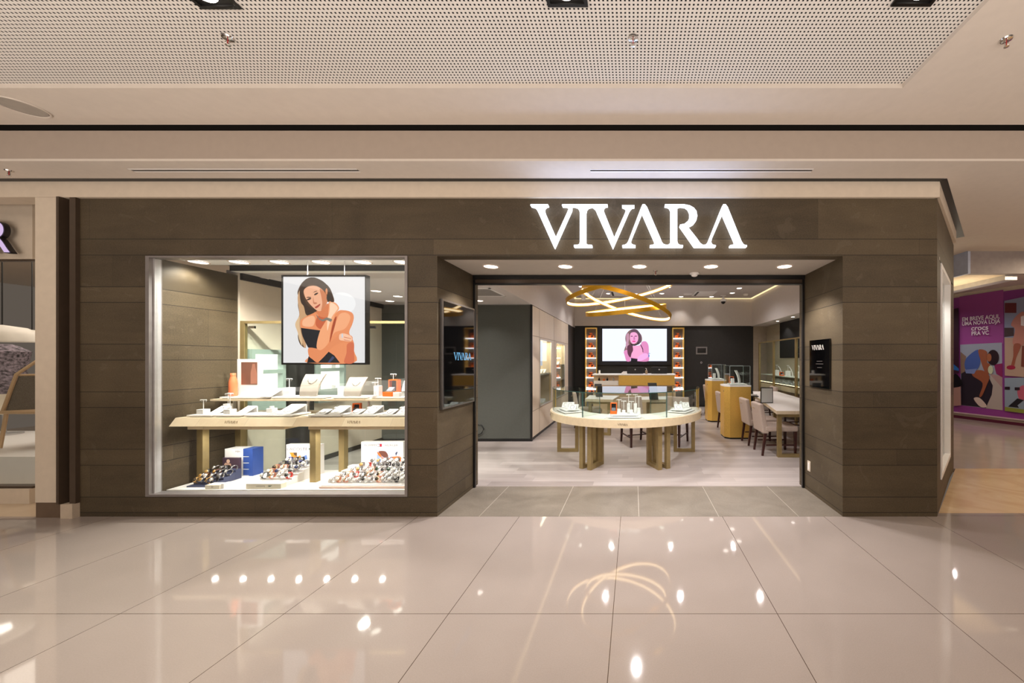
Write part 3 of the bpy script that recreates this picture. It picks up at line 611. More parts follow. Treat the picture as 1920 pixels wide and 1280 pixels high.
# ------------------------------------------------------------------ window display furniture
# white platform
o = MB((-3.5, 4, .222)).box(-4.77, -2.24, 3.73, 4.4, .2001, .222).build('display_platform', mat('platform_white', 'f6f2ec', .4)); tag(o, 'white display platform along the bottom of the shop window', 'platform')
for k in range(8): spot('counter_led', (-4.5+k*.3, 3.93, .812), 9, 150, (1, .95, .9), .02)
q = (-3.5, 3.9, .22); t = thing('display_counter', 'long pale oak counter on brass legs in the shop window', 'counter', q)
m = MB(q); m.yz([(3.80, .945), (3.745, .865), (4.38, .865), (4.38, .945)], -4.765, -2.26); m.build('countertop', OAK, t)
for a, b in ((X(358, 3.85), X(538, 3.85)), (X(583, 3.85), -2.3)): MB(q).box(a, b, 3.82, 4.36, .82, .8645).build('apron', OAK, t)
for xx, yy in ((-4.69, 3.98), (-4.69, 4.36), (X(591, 3.98), 3.98), (X(644, 4.36), 4.36), (-2.275, 3.98), (-2.275, 4.36)):
    MB(q).box(xx-.032, xx+.032, yy-.032, yy+.03, .222, .8195).build('leg', KHAKI, t)
LET = mat('engraved_brown', '6e5636', .5)
def slope(zf): return 3.745+(zf-.865)/.08*.055
for px in (433, 663):
    uw = Vector((0, .055, .08)).normalized(); c0 = Vector((X(px, 3.77), slope(.905)-.0008, .905)); vivara(t, LET, c0, (1, 0, 0), uw, .145, .001, q, 'lettering')
q = (-3.5, 4.2, 1.09); t = thing('display_shelf', 'narrow pale oak shelf raised on posts above the window counter', 'shelf', q)
MB(q).box(-4.73, -2.26, 4.08, 4.38, 1.088, 1.108).build('board', OAK, t)
for xx in (-4.6, -3.75, -3.05, -2.4): MB(q).box(xx-.008, xx+.008, 4.2, 4.22, .9455, 1.088).build('post', ALU, t)
# trays
TRAYM = mat('white_leatherette', 'f0eeec', .5, var=.02)
def bevelbox(name, b, m, parent, q, bev=.004): return MB(q).box(*b).build(name, m, parent, bev)
def tstand(x, y, z, h, lab, bw=.05, bh=.05, rings=True, group='small white jewellery stands in the shop window', scale=1):
    t = thing('earring_stand', lab, 'jewellery stand', (x, y, z), group)
    MB().box(-bw/2, bw/2, -bw/2, bw/2, 0, bh).build('base', TRAYM, t, .002)
    MB().tube([(0, 0, bh), (0, 0, h)], .0035, 8).build('post', TRAYM, t)
    MB().tube([(-.034*scale, 0, h-.006), (-.03*scale, 0, h), (.03*scale, 0, h), (.034*scale, 0, h-.006)], .0045, 8).build('crossbar', TRAYM, t)
    if rings:
        for s in (-1, 1): MB().tube([(s*.026*scale+.008*math.cos(a), 0, h-.014+.008*math.sin(a)) for a in [2*PI*k/10 for k in range(10)]], .0018, 5, closed=True).build('earring', mat('silver', 'd8d8d8', .2, 1), t)
def tray(x0, x1, y0, y1, z, lab, group, name='jewellery_tray'):
    q = ((x0+x1)/2, (y0+y1)/2, z); t = thing(name, lab, 'tray', q, group)
    MB(q).box(x0, x1, y0, y1, z+.006, z+.022).build('top', TRAYM, t, .003); MB(q).box(x0+.015, x1-.015, y0+.015, y1-.01, z+.0005, z+.006).build('foot', mat('tray_foot', '3a322c', .6), t)
    return z+.0225
def ramp(x, y, z, w, d, h, lab, group='white jewellery ramps'):
    t = thing('bracelet_ramp', lab, 'jewellery stand', (x, y, z), group)
    MB().yz([(-d/2, 0), (-d/2, .006), (d/2-.01, h), (d/2, h-.004), (d/2, 0), (d/2-.01, 0), (d/2-.015, h*.8)], -w/2, w/2).build('ramp', TRAYM, t)
    MB().tube([(w*.25*math.cos(a), d*.3*math.sin(a)-.01, (d*.3*math.sin(a)-.01+d/2)/d*h+.009) for a in [2*PI*k/18 for k in range(18)]], .0022, 5, closed=True).build('bracelet', MATS['silver'], t)
cz = .9455
trs = [(-4.70, -4.44), (-4.42, -4.14), (-4.10, -3.60), (-3.42, -3.08), (-3.06, -2.72), (-2.70, -2.36)]
for i, (a, b) in enumerate(trs):
    zz = tray(a, b, 3.84, 4.08, cz, f'white jewellery tray on the oak window counter, {ORD[i]} from the left', 'jewellery trays on the window counter'); w = b-a
    if i < 2:
        ramp(a+w*.68, 4.0, zz, .10, .13, .07, f'white bracelet ramp on the {ORD[i]} tray of the window counter')
        tstand(a+w*.28, 3.93, zz, .15 if i == 0 else .22, f'short white T-shaped earring stand on the {ORD[i]} counter tray, on its left side', .07, .05)
        if i == 0: tstand(a+w*.62, 4.13-.04, zz, .20, 'taller white T-shaped earring stand at the back of the first counter tray', .055, .09)
    elif i == 2:
        ramp(a+.38, 3.97, zz, .16, .2, .09, 'wide white bracelet ramp on the long third tray of the window counter'); 
        t = thing('ring_block', 'white cube ring block at the middle of the long third counter tray', 'jewellery stand', (a+.12, 4.02, zz)); MB().box(-.035, .035, -.03, .03, 0, .05).build('block', TRAYM, t, .004); MB().cyl((0, 0, .05), .02, .02, 16).build('collar', TRAYM, t)
        ramp(a+.24, 3.93, zz, .07, .1, .03, 'low white ring ramp in the middle of the third counter tray')
    else:
        ramp(a+w*.68, 3.97, zz, .12, .17, .075, f'white bracelet ramp on the right of the {ORD[i]} counter tray')
        ramp(a+w*.27, 3.93, zz, .10, .12, .045, f'low white ramp on the left of the {ORD[i]} counter tray')
        t = thing('ring_block', f'white ring block at the back of the {ORD[i]} counter tray', 'jewellery stand', (a+w*.45, 4.04, zz), 'white ring blocks'); MB().box(-.028, .028, -.022, .022, 0, .06).build('block', TRAYM, t, .004)
        MB().tube([(.014*math.cos(a_), 0, .068+.012*math.sin(a_)) for a_ in [2*PI*k/12 for k in range(12)]], .002, 5, closed=True).build('ring', MATS['silver'], t)
def jbox(x, y, z, w, h, lab, rz=0):
    t = thing('open_gift_box', lab, 'box', (x, y, z), 'open orange gift boxes', rz)
    MB().box(-w/2, w/2, -w/2, w/2, 0, h*.28).build('tray', ORANGE, t, .002)
    m = MB(); m.box(-w/2, w/2, w/2, w/2+.012, .0, h); 
    for b in ((-w/2, -w/2+.012), (w/2-.012, w/2)): m.box(b[0], b[1], w/2-w*.35, w/2, h*.28, h)
    m.box(-w/2+.012, w/2-.012, w/2-w*.35, w/2, h-.012, h); m.build('lid', ORANGE, t)
    MB().box(-w/2+.012, w/2-.012, w/2-.004, w/2, h*.28, h-.012).build('lining', mat('navy_lining', '1c1e28', .7), t)
    MB().yz([(-w*.3, h*.28), (-w*.3, h*.34), (w*.1, h*.55), (w*.1, h*.28)], -w*.3, w*.3).build('cushion', mat('grey_cushion', '6c7480', .6), t)
jbox(-3.14, 4.13, cz, .08, .11, 'small open orange gift box with black lining at the back of the window counter', .25)
# upper shelf
uz = 1.1085
for i, (a, b) in enumerate(((-4.66, -4.12), (-4.08, -3.50), (-3.40, -3.02), (-2.97, -2.30))):
    zz = tray(a, b, 4.11, 4.33, uz, f'white jewellery tray on the raised window shelf, {ORD[i]} from the left', 'jewellery trays on the raised window shelf')
zz = uz+.0225
q = P(437, 741, 4.2); q.z = zz; t = thing('drink_bottle', 'coral orange metal bottle with a narrow neck on the raised window shelf', 'bottle', q)
CORAL = mat('coral_metal', 'e27a50', .4, var=.02)
MB().lathe([(0, 0), (.034, 0), (.038, .006), (.038, .15), (.035, .175), (.025, .215), (.023, .232), (0, .232)], seg=32).build('body', CORAL, t); MB().lathe([(.0, .234), (.024, .234), (.024, .260), (.021, .264), (0, .264)], seg=28).build('cap', CORAL, t)
q = P(468, 738, 4.24); q.z = zz; t = thing('framed_photo', 'white framed brown picture of a bottle standing on the raised window shelf', 'picture frame', q)
m = MB(); m.box(-.145, .145, 0, .012, 0, .425); m.build('frame', WHITE, t, .002)
m = MB(); m.box(-.095, .09, -.002, 0, .13, .39); m.build('print', mat('brown_print', '7d5546', .3), t)
m = MB(); m.xz([(.015, .14), (.085, .14), (.085, .26), (.068, .33), (.062, .37), (.035, .37), (.03, .33), (.015, .27)], -.0032, -.0024); m.build('printed_bottle', mat('print_bottle', 'a87460', .4), t)
ramp(X(515, 4.2), 4.17, zz, .12, .16, .09, 'white bracelet ramp in front of the white framed picture')
def bust(x, y, z, w, h, lab, m=None, rz=0):
    t = thing('necklace_bust', lab, 'jewellery stand', (x, y, z), 'curved necklace busts', rz)
    mb = MB(); k = 10; f = []; b = []
    for i in range(k+1):
        s = i/k; yy = .02+.10*(s**2)-.02*s; zz_ = h*s; ww = w/2*(.82+.18*s if s > .2 else .82+.04*s/.2); sh = .14*w*s
        f.append([(-ww+sh*.6, yy, zz_), (ww+sh*.6, yy, zz_)]); b.append([(-ww+sh*.6, yy+.02, zz_), (ww+sh*.6, yy+.02, zz_)])
    vs = [p for r in f for p in r]+[p for r in b for p in r]; n = 2*(k+1)
    fs = []
    for i in range(k):
        j = 2*i; fs += [(j, j+1, j+3, j+2), (n+j, n+j+2, n+j+3, n+j+1), (j, j+2, n+j+2, n+j), (j+1, n+j+1, n+j+3, j+3)]
    fs += [(0, n, n+1, 1), (2*k, 2*k+1, n+2*k+1, n+2*k)]
    mb.add(vs, fs); mb.build('bust', m or mat('greige_suede', 'a89e92', .6), t)
    MB().box(-w*.35, w*.35, .03, .08, 0, .012).build('foot', TRAYM, t)
    MB().tube([(w*.22*math.cos(a)+.02, .02+.10*((h*.78+w*.2*math.sin(a))/h)**2-.02*((h*.78+w*.2*math.sin(a))/h)-.004, h*.78+w*.2*math.sin(a)) for a in [PI+PI*k_/16 for k_ in range(17)]], .0022, 5).build('necklace', MATS['silver'], t)
bust(X(583, 4.2), 4.14, zz, .23, .25, 'large curved grey necklace bust under the lit poster, left one')
bust(X(665, 4.2), 4.14, zz, .21, .215, 'curved grey necklace bust under the right corner of the lit poster')
bust(X(764, 4.22), 4.18, zz, .14, .2, 'white necklace bust at the right edge of the window', TRAYM)
tstand(X(544, 4.2), 4.19, zz, .20, 'tall white T-shaped earring stand left of the large necklace bust', .075, .10)
tstand(X(710, 4.2), 4.19, zz, .205, 'white T-shaped earring stand on a tall block left of the open orange box', .06, .12)
tstand(X(729, 4.2), 4.28, zz, .25, 'tallest thin white earring stand rising behind the open orange box', .05, .02)
tstand(X(712, 4.2), 4.125, zz, .16, 'front low white earring stand left of the open orange box', .04, .02)
t = thing('ring_block', 'plain white block between the two grey necklace busts', 'jewellery stand', (X(642, 4.2), 4.2, zz)); MB().box(-.035, .035, -.03, .03, 0, .11).build('block', TRAYM, t, .004)
jbox(X(735, 4.2), 4.19, zz, .12, .19, 'large open orange gift box with navy lining on the raised window shelf', -.2)
t = thing('ring_block', 'low white block right of the large open orange box', 'jewellery stand', (X(747, 4.15), 4.14, zz)); MB().box(-.04, .03, -.025, .02, 0, .05).build('block', TRAYM, t, .004)
q = (X(757, 4.2), 4.22, zz); t = thing('glass_cup', 'small footed glass cup with a white lid at the right end of the raised shelf', 'cup', q)
MB().lathe([(0, 0), (.028, 0), (.03, .04), (.032, .06), (.03, .06)], seg=20).build('cup', CLEAR, t); MB().lathe([(.033, .06), (.02, .075), (.006, .08), (.008, .09), (0, .092)], seg=20).build('lid', TRAYM, t)

# watches
STRAPS = [('steel', 'b9b9ba', .25, .9), ('gold', 'd9a860', .3, .8), ('white', 'eae8e6', .5, 0), ('black', '1e1e20', .6, 0), ('blue', '2c3c88', .6, 0), ('rose', 'd89a84', .3, .8), ('brown', '7a4a28', .6, 0), ('red', 'c23428', .6, 0)]
DIALS = [('green', '27402e'), ('black', '16161a'), ('white', 'f0ece4'), ('blue', '20305c'), ('grey', '6c6a68'), ('gold', 'c89a50')]
WM = {}
def watch_mesh(si, di):
    if (si, di) in WM: return WM[(si, di)]
    mb = MB(); a0 = .024
    # strap: an oval loop standing behind the case
    seg = 20; ws = .011
    vs = []; 
    for k in range(seg):
        a = 2*PI*k/seg; r = 1.0
        y = .028-.026*math.cos(a); z = .034+.032*math.sin(a)
        y2 = .028-.023*math.cos(a); z2 = .034+.029*math.sin(a)
        vs += [(-ws, y, z), (ws, y, z), (ws, y2, z2), (-ws, y2, z2)]
    mb.add(vs, [(k*4+i, ((k+1) % seg)*4+i, ((k+1) % seg)*4+(i+1) % 4, k*4+(i+1) % 4) for k in range(seg) for i in range(4)], 0, True)
    mb.lathe([(0, -.009), (.016, -.009), (.02, -.006), (.02, .0), (0, .0)], (0, .001, .034), 20, 1, 'y')
    mb.lathe([(0, -.0095), (.0165, -.0095), (.0165, -.009)], (0, .0008, .034), 20, 2, 'y')
    mb.box(-.0012, .0012, -.0105, -.0096, .034, .046, 1); mb.box(0, .009, -.0105, -.0096, .033, .0352, 1)
    mb.cyl((.02, -.003, .034), .003, .005, 8, 1, 'x')
    s = STRAPS[si]; d = DIALS[di]
    o = mb.build('wristwatch', [mat('strap_'+s[0], s[1], s[2], s[3], var=.1), mat('case_gold', 'd9b27c', .25, .9) if s[0] in ('gold', 'rose', 'brown') else mat('case_steel', 'c4c4c6', .2, .95), mat('dial_'+d[0], d[1], .25, var=.05)])
    WM[(si, di)] = o.data; bpy.data.objects.remove(o); return WM[(si, di)]
WSEEN = {}
def watch(x, y, z, si, di, lab, group, rz=0, tilt=-.5, k=1.0):
    o = bpy.data.objects.new('wristwatch', watch_mesh(si, di)); COL.objects.link(o)
    o.location = (x, y, z+.021*k); o.rotation_euler = (tilt, 0, rz); o.scale = (k, k, k)
    tag(o, lab, 'watch', group)
# wide white riser, right
def riser(x0, x1, y0, y1, z0, z1, lab, shift=0, name='watch_riser', steps=5, m=None):
    q = ((x0+x1)/2, (y0+y1)/2, .2225); t = thing(name, lab, 'display riser', q)
    dy = (y1-y0)/steps
    for i in range(steps):
        zt = z0+(z1-z0)*(i/(steps-1)); MB(q).box(x0+shift*i/steps, x1+shift*i/steps, y0+dy*i+(.0005 if i else 0), y0+dy*(i+1), .2228, zt).build('step', m or WHITE, t)
    return t, q
t, q = riser(-3.23, -2.345, 3.775, 4.16, .25, .36, 'wide white stepped watch riser at the bottom right of the window', .04)
MB(q).box(-3.24, -2.345, 3.762, 3.7745, .2228, .242).build('front_edge', mat('riser_edge', 'e6c8bc', .5), t)
GR = 'watches on the wide white riser'
nrow = [12, 12, 11, 10, 9]; rname = ['front', 'second', 'third', 'fourth', 'back']
for r in range(5):
    for k in range(nrow[r]):
        xx = -3.19+.05*r+(k+.5+random.uniform(-.12, .12))*(.81-.04*r)/nrow[r]
        if r == 4 and xx > -2.75 and k % 2: pass
        if k < 3 and r < 4: si = random.choice([0, 2, 5, 5, 7])
        else: si = random.choice([0, 0, 0, 2, 2, 5, 3])
        di = random.choice([0, 1, 1, 2, 2, 4]) if k > 3 else random.choice([2, 5, 4, 2])
        watch(xx, 3.80+.077*r, .25+.0275*r+.003, si, di, f'{STRAPS[si][0]} watch with {DIALS[di][0]} dial, {ORD[k]} in {rname[r]} row of wide white riser', GR, random.uniform(-.35, .25), -.45, random.uniform(.95, 1.12))
q = (X(717, 4.24), 4.24, .2225); t = thing('brand_card', 'tall white card with a red and navy flag emblem behind the wide watch riser', 'display card', q)
a, b = X(677, 4.24), X(756, 4.24); MB(q).box(a, b, 4.24, 4.30, .2225, Z(828, 4.24)).build('board', WHITE, t, .002)
zt = Z(834.5, 4.24); u = (1, 0, 0); w = (0, 0, 1); GT = mat('grey_card_print', '5c5450', .5)
text('lettering', 'TOMMY', GT, t, (X(695, 4.24), 4.24, zt), u, w, .024, .0012, q, 0, 1.25); text('lettering', 'HILFIGER', GT, t, (X(734, 4.24), 4.24, zt), u, w, .024, .0012, q, 0, 1.1)
fx0, fx1 = X(708, 4.24), X(716, 4.24); m = MB(q); m.box(fx0, (fx0+fx1)/2, 4.2385, 4.2395, zt-.012, zt+.012, 0); m.box((fx0+fx1)/2, fx1, 4.2385, 4.2395, zt-.012, zt+.012, 1); m.box(fx0, fx1, 4.2385, 4.2395, zt+.012, zt+.017, 2); m.box(fx0, fx1, 4.2385, 4.2395, zt-.017, zt-.012, 2)
m.build('flag_emblem', [WHITE, mat('flag_red', 'd01c34', .5), mat('flag_navy', '1c2448', .5)], t)
def fm3(x, y, d): p = P(550+x/8.727, 810+y/8.727, 4.24); return (p.x, 4.2392-d, p.z)
picture('printed_photo', t, [('b8c0dc', rect(1370, 305, 1755, 600), 0), ('dcdce6', [(1480,330),(1755,310),(1755,600),(1560,600)], 0), ('94b0e0', [(1370,360),(1430,400),(1480,600),(1370,600)], 0), ('6a3c30', [(1400,312),(1500,310),(1550,370),(1540,420),(1480,410),(1430,370)], 1), ('e8762c', [(1375,320),(1420,350),(1470,420),(1580,420),(1620,400),(1755,400),(1755,480),(1640,460),(1560,470),(1510,480),(1450,420),(1390,370)], 1), ('2c3a5c', ell(1605, 430, 28, 26), 1), ('c8ccd8', ell(1605, 430, 16, 16), 1), ('30405c', [(1670,340),(1700,315),(1710,330),(1680,390)], 0), ('30405c', [(1620,560),(1690,470),(1720,480),(1660,600),(1620,600)], 0), ('30405c', [(1755,480),(1755,540),(1730,600),(1700,600)], 0), ('e8762c', [(1755,520),(1755,600),(1725,600)], 0)], fm3, .0, q, 'card', .0003)
# middle group: croc card
t, q = riser(-3.98, -3.64, 3.82, 4.17, .27, .36, 'white stepped watch riser in front of the crocodile card', .0)
MB(q).box(-3.99, -3.63, 3.76, 3.8195, .2228, .272).build('front_box', mat('cream_box', 'e6dfcc', .5), t)
text('lettering', 'LACOSTE', GT, t, (-3.84, 3.76, .248), u, w, .014, .001, q, 0, 1.1)
CROC = mat('crocodile_green', '2c5a40', .5)
def croc(x, y, z, s, t, q):
    pts = [(-1, 0), (-.7, .12), (-.5, .3), (-.2, .25), (.1, .32), (.4, .2), (.9, .45), (1.1, .35), (1, .2), (.6, 0), (.3, -.15), (.2, -.35), (.05, -.3), (.05, -.12), (-.3, -.1), (-.4, -.32), (-.55, -.3), (-.5, -.08), (-.75, -.05)]
    MB(q).xz([(x+a*s, z+b*s) for a, b in pts], y-.0012, y-.0004).build('crocodile_emblem', CROC, t)
croc(-3.745, 3.76, .248, .02, t, q)
for r in range(5):
    for k in range(4):
        si = random.choice([0, 2, 3, 7, 5, 6]) if r < 3 else random.choice([2, 3, 4, 0]); di = random.choice([2, 2, 4, 3, 1])
        watch(-3.93+k*.083+random.uniform(-.015, .015), 3.85+.069*r, .27+.0225*r+.003, si, di, f'{STRAPS[si][0]} watch with {DIALS[di][0]} dial, {ORD[k]} in {rname[r]} row of middle white riser', 'watches on the middle riser', random.uniform(-.4, .3), -.45, 1.1)
q = (X(562, 4.22), 4.22, .2225); t = thing('brand_card', 'tall white card with a green crocodile emblem behind the middle watches', 'display card', q)
a, b = X(536.5, 4.22), X(600, 4.22); MB(q).box(a, b, 4.22, 4.28, .2225, Z(833, 4.22)).build('board', WHITE, t, .002)
text('lettering', 'LACOSTE', GT, t, (X(557.5, 4.22), 4.22, Z(841.5, 4.22)), u, w, .032, .0012, q, 0, 1.25); croc(X(583, 4.22), 4.22, Z(841.5, 4.22), .034, t, q)
def fm4(x, y, d): p = P(x, y, 4.22); return (p.x, 4.2192-d, p.z)
picture('printed_photo', t, [('f2ece4', rect(538, 848, 599, 880), 0), ('e8902c', [(543,848),(552,848),(558,856),(563,853),(566,860),(556,866),(548,858)], 0), ('5a4634', [(550,848),(557,848),(557,855),(552,853)], 0), ('6c8ac8', [(563,858),(575,852),(577,860),(566,864)], 0), ('2e4a40', [(583,852),(590,850),(592,862),(584,862)], 0), ('b8c4d8', [(575,862),(592,864),(592,875),(574,874)], 0)], fm4, .0, q, 'card', .0003)
# left group
t, q = riser(-4.65, -4.40, 3.80, 4.10, .235, .33, 'low navy stepped watch riser at the bottom left of the window', .0, m=mat('navy_card', '38405e', .5))
t2 = thing('product_box', 'small white and cream box in front of the left watches', 'box', (-4.46, 3.77, .2225)); q2 = (-4.46, 3.77, .2225)
MB(q2).box(-4.36-.04, -4.25, 3.75, 3.84, .2228, .262).build('box', mat('cream_box', '', .5), t2, .002); MB(q2).box(-4.25, -4.225, 3.765, 3.83, .2228, .272).build('side_flap', WHITE, t2)
text('lettering', 'W', GT, t2, (-4.325, 3.75, .243), u, w, .016, .001, q2)
for r in range(4):
    for k in range(4):
        si = random.choice([0, 0, 3, 1, 6]); di = random.choice([2, 1, 4, 5])
        watch(-4.62+k*.062+random.uniform(-.012, .012), 3.825+.062*r, .235+.024*r+.003, si, di, f'{STRAPS[si][0]} watch with {DIALS[di][0]} dial, {ORD[k]} in {rname[r]} row of navy riser', 'watches on the navy riser', random.uniform(-.5, .3), -.45, 1.0)
q = (X(434, 4.13), 4.13, .2225); t = thing('photo_card', 'square dark card with a picture of a figure holding a cup, behind the left watches', 'display card', q)
MB(q).box(X(417, 4.13), X(449, 4.13), 4.13, 4.15, .2225, Z(858, 4.13)).build('card', mat('aubergine_card', '4a3644', .4), t)
def fm5(x, y, d): p = P(340+x/8.727, 810+y/8.727, 4.13); return (p.x, 4.1292-d, p.z)
picture('printed_photo', t, [('d8b49c', ell(768, 475, 28, 32), 1), ('cfa58c', [(720,500),(760,510),(815,520),(800,590),(770,640),(710,640),(695,560)], 1), ('f0eeec', [(720,570),(770,580),(775,640),(715,640)], 0), ('d8a82c', [(870,625),(915,585),(920,600),(880,640)], 0)], fm5, .0, q, 'card', .0003)
q = (X(450, 4.2), 4.2, .2225); t = thing('brand_card', 'tall white and blue banded carton behind the left watches', 'display card', q)
MB(q).box(X(427, 4.2), X(461, 4.2), 4.17, 4.29, .2225, Z(840, 4.2)).build('white_side', WHITE, t); MB(q).box(X(461, 4.2)+.0005, X(479, 4.2), 4.17, 4.29, .2225, Z(840, 4.2)).build('blue_side', mat('royal_blue_card', '2c4c96', .5), t)
m = MB(q)
for i in range(4): m.box(X(461, 4.2)+.001, X(472, 4.2), 4.1685, 4.1695, Z(855+11.7*i, 4.2), Z(854+11.7*i, 4.2))
m.build('white_lines', WHITE, t)
text('lettering', 'MEN', GT, t, (X(446, 4.17), 4.17, Z(846, 4.17)), u, w, .02, .001, q)

# glazed partition behind the window
q = (-3.5, 4.46, 0); t = thing('glazed_partition', 'tall glass partition in a brown metal frame behind the window display', 'glass partition', q)
m = MB(q); m.box(-4.785, -4.735, 4.44, 4.48, 0, 2.02); m.box(-4.735, -2.24, 4.44, 4.48, 1.99, 2.02); m.box(-2.27, -2.24, 4.44, 4.48, 0, 1.99); m.build('frame', KHAKI, t)
for a, b in ((-4.735, -3.28), (-3.27, -2.90), (-2.89, -2.27)): MB(q).box(a, b, 4.455, 4.463, .01, 1.985).build('glass_pane', CLEAR, t)
for a in (-4.69, -3.22): MB(q).box(a, a+.07, 4.448, 4.47, 1.93, 1.96).build('hinge', MATS['chrome'], t)
# niches on the left wall
TEAL = mat('sage_frame', 'a6b3ab', .5); NB = mat('lit_niche', 'fff6ea', emit=1.6, var=0)
for (ya, yb, lab) in ((4.50, 4.94, 'sage green wall cabinet with lit niches, nearest the window'), (5.45, 5.97, 'sage green wall cabinet with lit niches, further into the shop')):
    q = (-4.77, ya, 0); t = thing('wall_cabinet', lab, 'cabinet', q, 'lit wall cabinets')
    m = MB(q); zs = [.9, 1.10, 1.37, 1.42, 1.62, 1.68]
    for a, b in ((.9, 1.10), (1.37, 1.42), (1.62, 1.68)): m.box(-4.784, -4.70, ya, yb, a, b)
    for a, b in ((1.10, 1.37), (1.42, 1.62)): m.box(-4.784, -4.70, ya, ya+.04, a, b); m.box(-4.784, -4.70, yb-.04, yb, a, b)
    m.build('body', TEAL, t); m = MB(q)
    for a, b in ((1.10, 1.37), (1.42, 1.62)): m.box(-4.783, -4.775, ya+.04, yb-.04, a, b)
    m.build('lit_panel', NB, t)
    for a in (1.10, 1.42): MB(q).box(-4.76, -4.72, (ya+yb)/2, (ya+yb)/2+.08, a, a+.05).build('white_stand', TRAYM, t)
struct('trim_10', MB().box(-4.784, -4.74, 5.02, 5.42, .07, 2.0), DARKW)

# ------------------------------------------------------------------ store: left cabinet wall
q = (-2.2, 8.9, 0); t = thing('display_cabinet_wall', 'pale oak cabinet wall with two glazed lit niches on the left of the shop', 'cabinet', q)
m = MB(q); nz0, nz1 = .58, 1.98; n1 = (7.55, 8.60); n2 = (9.14, 10.27); xb = -2.35
m.box(xb, -1.937, 7.0, 10.8, .06, nz0); m.box(xb, -1.937, 7.0, 10.8, nz1, 2.585)
for a, b in ((7.0, n1[0]), (n1[1], n2[0]), (n2[1], 10.8)): m.box(xb, -1.937, a, b, nz0, nz1)
m.build('body', WOODV, t)
MB(q).box(xb, -1.945, 7.0, 10.8, 0, .06).build('plinth', BLACK, t)
m = MB(q); 
for z in (2.008, .555): m.box(-1.9372, -1.934, 7.0, 10.79, z, z+.008)
for y in (7.5, 8.87, 10.5): m.box(-1.9372, -1.9345, y, y+.005, .06, 2.58)
m.build('groove', mat('groove_brown', '8a7a68', .6), t)
NBK = mat('warm_niche_back', 'ecd6a8', .6)
for i, (a, b) in enumerate((n1, n2)):
    MB(q).box(xb+.001, xb+.03, a, b, nz0, nz1).build('back_panel', NBK, t)
    area('niche_light', (-2.1, (a+b)/2, nz1-.02), (0, 0, 0), .3, b-a-.1, 9, (1, .86, .62))
    m = MB(q)
    for z in (1.80, 1.52, 1.25)[:3 if i else 2]: m.box(xb+.031, xb+.05, a+.02, b-.02, z, z+.012)
    m.build('led_strip', LEDW, t)
    for z in ((1.25,) if i == 0 else (1.42, 1.02)):
        sh = MB(q).box(xb+.03, -1.96, a, b, z-.03, z).build('shelf', mat('shelf_grey', 'b0a8a0', .4), t)
    m = MB(q)
    for (y0, y1, z0, z1) in ((a, a+.015, nz0, nz1), (b-.015, b, nz0, nz1), (a, b, nz0, nz0+.015), (a, b, nz1-.015, nz1)): m.box(-1.95, -1.93, y0, y1, z0, z1)
    m.build('niche_frame', ALU, t); MB(q).box(-1.945, -1.941, a+.015, b-.015, nz0+.015, nz1-.015).build('glass_pane', CLEAR, t)
MB(q).box(-2.0, -1.99, 7.58, 7.98, 1.42, 1.95).build('glowing_poster', mat('glowing_poster', 'e8ecff', emit=.9, var=0), t)  # white poster panel, its brightness put in as emission
for i, (y, z, w_) in enumerate(((7.75, 1.25, .2), (8.1, 1.25, .16), (8.4, 1.25, .2), (7.8, nz0, .26), (8.3, nz0, .2), (9.4, 1.42, .2), (9.9, 1.42, .2), (9.5, 1.02, .3), (9.95, 1.02, .2), (9.5, nz0, .3))):
    wh = {1.25: 'middle shelf', 1.42: 'upper shelf', 1.02: 'lower shelf', nz0: 'bottom'}[z]
    ramp(-2.1, y, z+.001, .16, w_*.8, .08, f'white jewellery ramp on the {wh} of the {"near" if y < 9 else "far"} oak cabinet niche, {"left" if (y < 8 or 9 < y < 9.7) else "right" } side' if i != 1 else 'white jewellery ramp in the centre of the near oak niche shelf', 'jewellery ramps in the oak cabinet')
# air grille and cable
q = (X(935, 5.6), 5.6, 2.6); t = thing('ceiling_vent', 'white framed square air grille in the low ceiling left of the shop entrance', 'air vent', q)
a0, a1, b0, b1 = -2.95, -2.1, 5.35, 6.0; m = MB(q); m.box(a0, a1, b0, b0+.03, 2.588, 2.5995); m.box(a0, a1, b1-.03, b1, 2.588, 2.5995); m.box(a0, a0+.03, b0, b1, 2.588, 2.5995); m.box(a1-.03, a1, b0, b1, 2.588, 2.5995); m.build('frame', WHITE, t)
m = MB(q)
for k in range(20): m.box(a0+.03, a1-.03, b0+.035+k*.03, b0+.05+k*.03, 2.59, 2.5965)
m.build('grille', mat('grille_grey', '9a948e', .6), t)
downlight(898, 565, 2.6, .08, 'small downlight near the dark grey wall beside the air grille', 'shop downlights', 9, 100, Yc=6.5, x=-2.75, m=LAMPS, col=(1, .95, .9))
for px, py, wh in ((488, 521, 'left of the lit poster by the stone wall'), (705, 545, 'first right of the lit poster'), (746, 555, 'near the right edge of the window'), (731, 564, 'furthest back, right of the lit poster')):
    downlight(px, py, 2.6, .08, f'small shop downlight through the window, {wh}', 'shop downlights seen through the window', m=LAMPS)
c0 = P(893, 806, 6.9); o = MB((c0.x, 6.92, 0)).tube([(c0.x-.08, 6.9, 0.012), (c0.x-.02, 6.9, .1), (c0.x+.1, 6.9, .16), (c0.x+.14, 6.9, .24), (c0.x+.09, 6.9, .32), (c0.x-.05, 6.9, .34)], .01).build('power_cable', BLACK); tag(o, 'loop of black cable at the foot of the dark grey wall', 'cable')

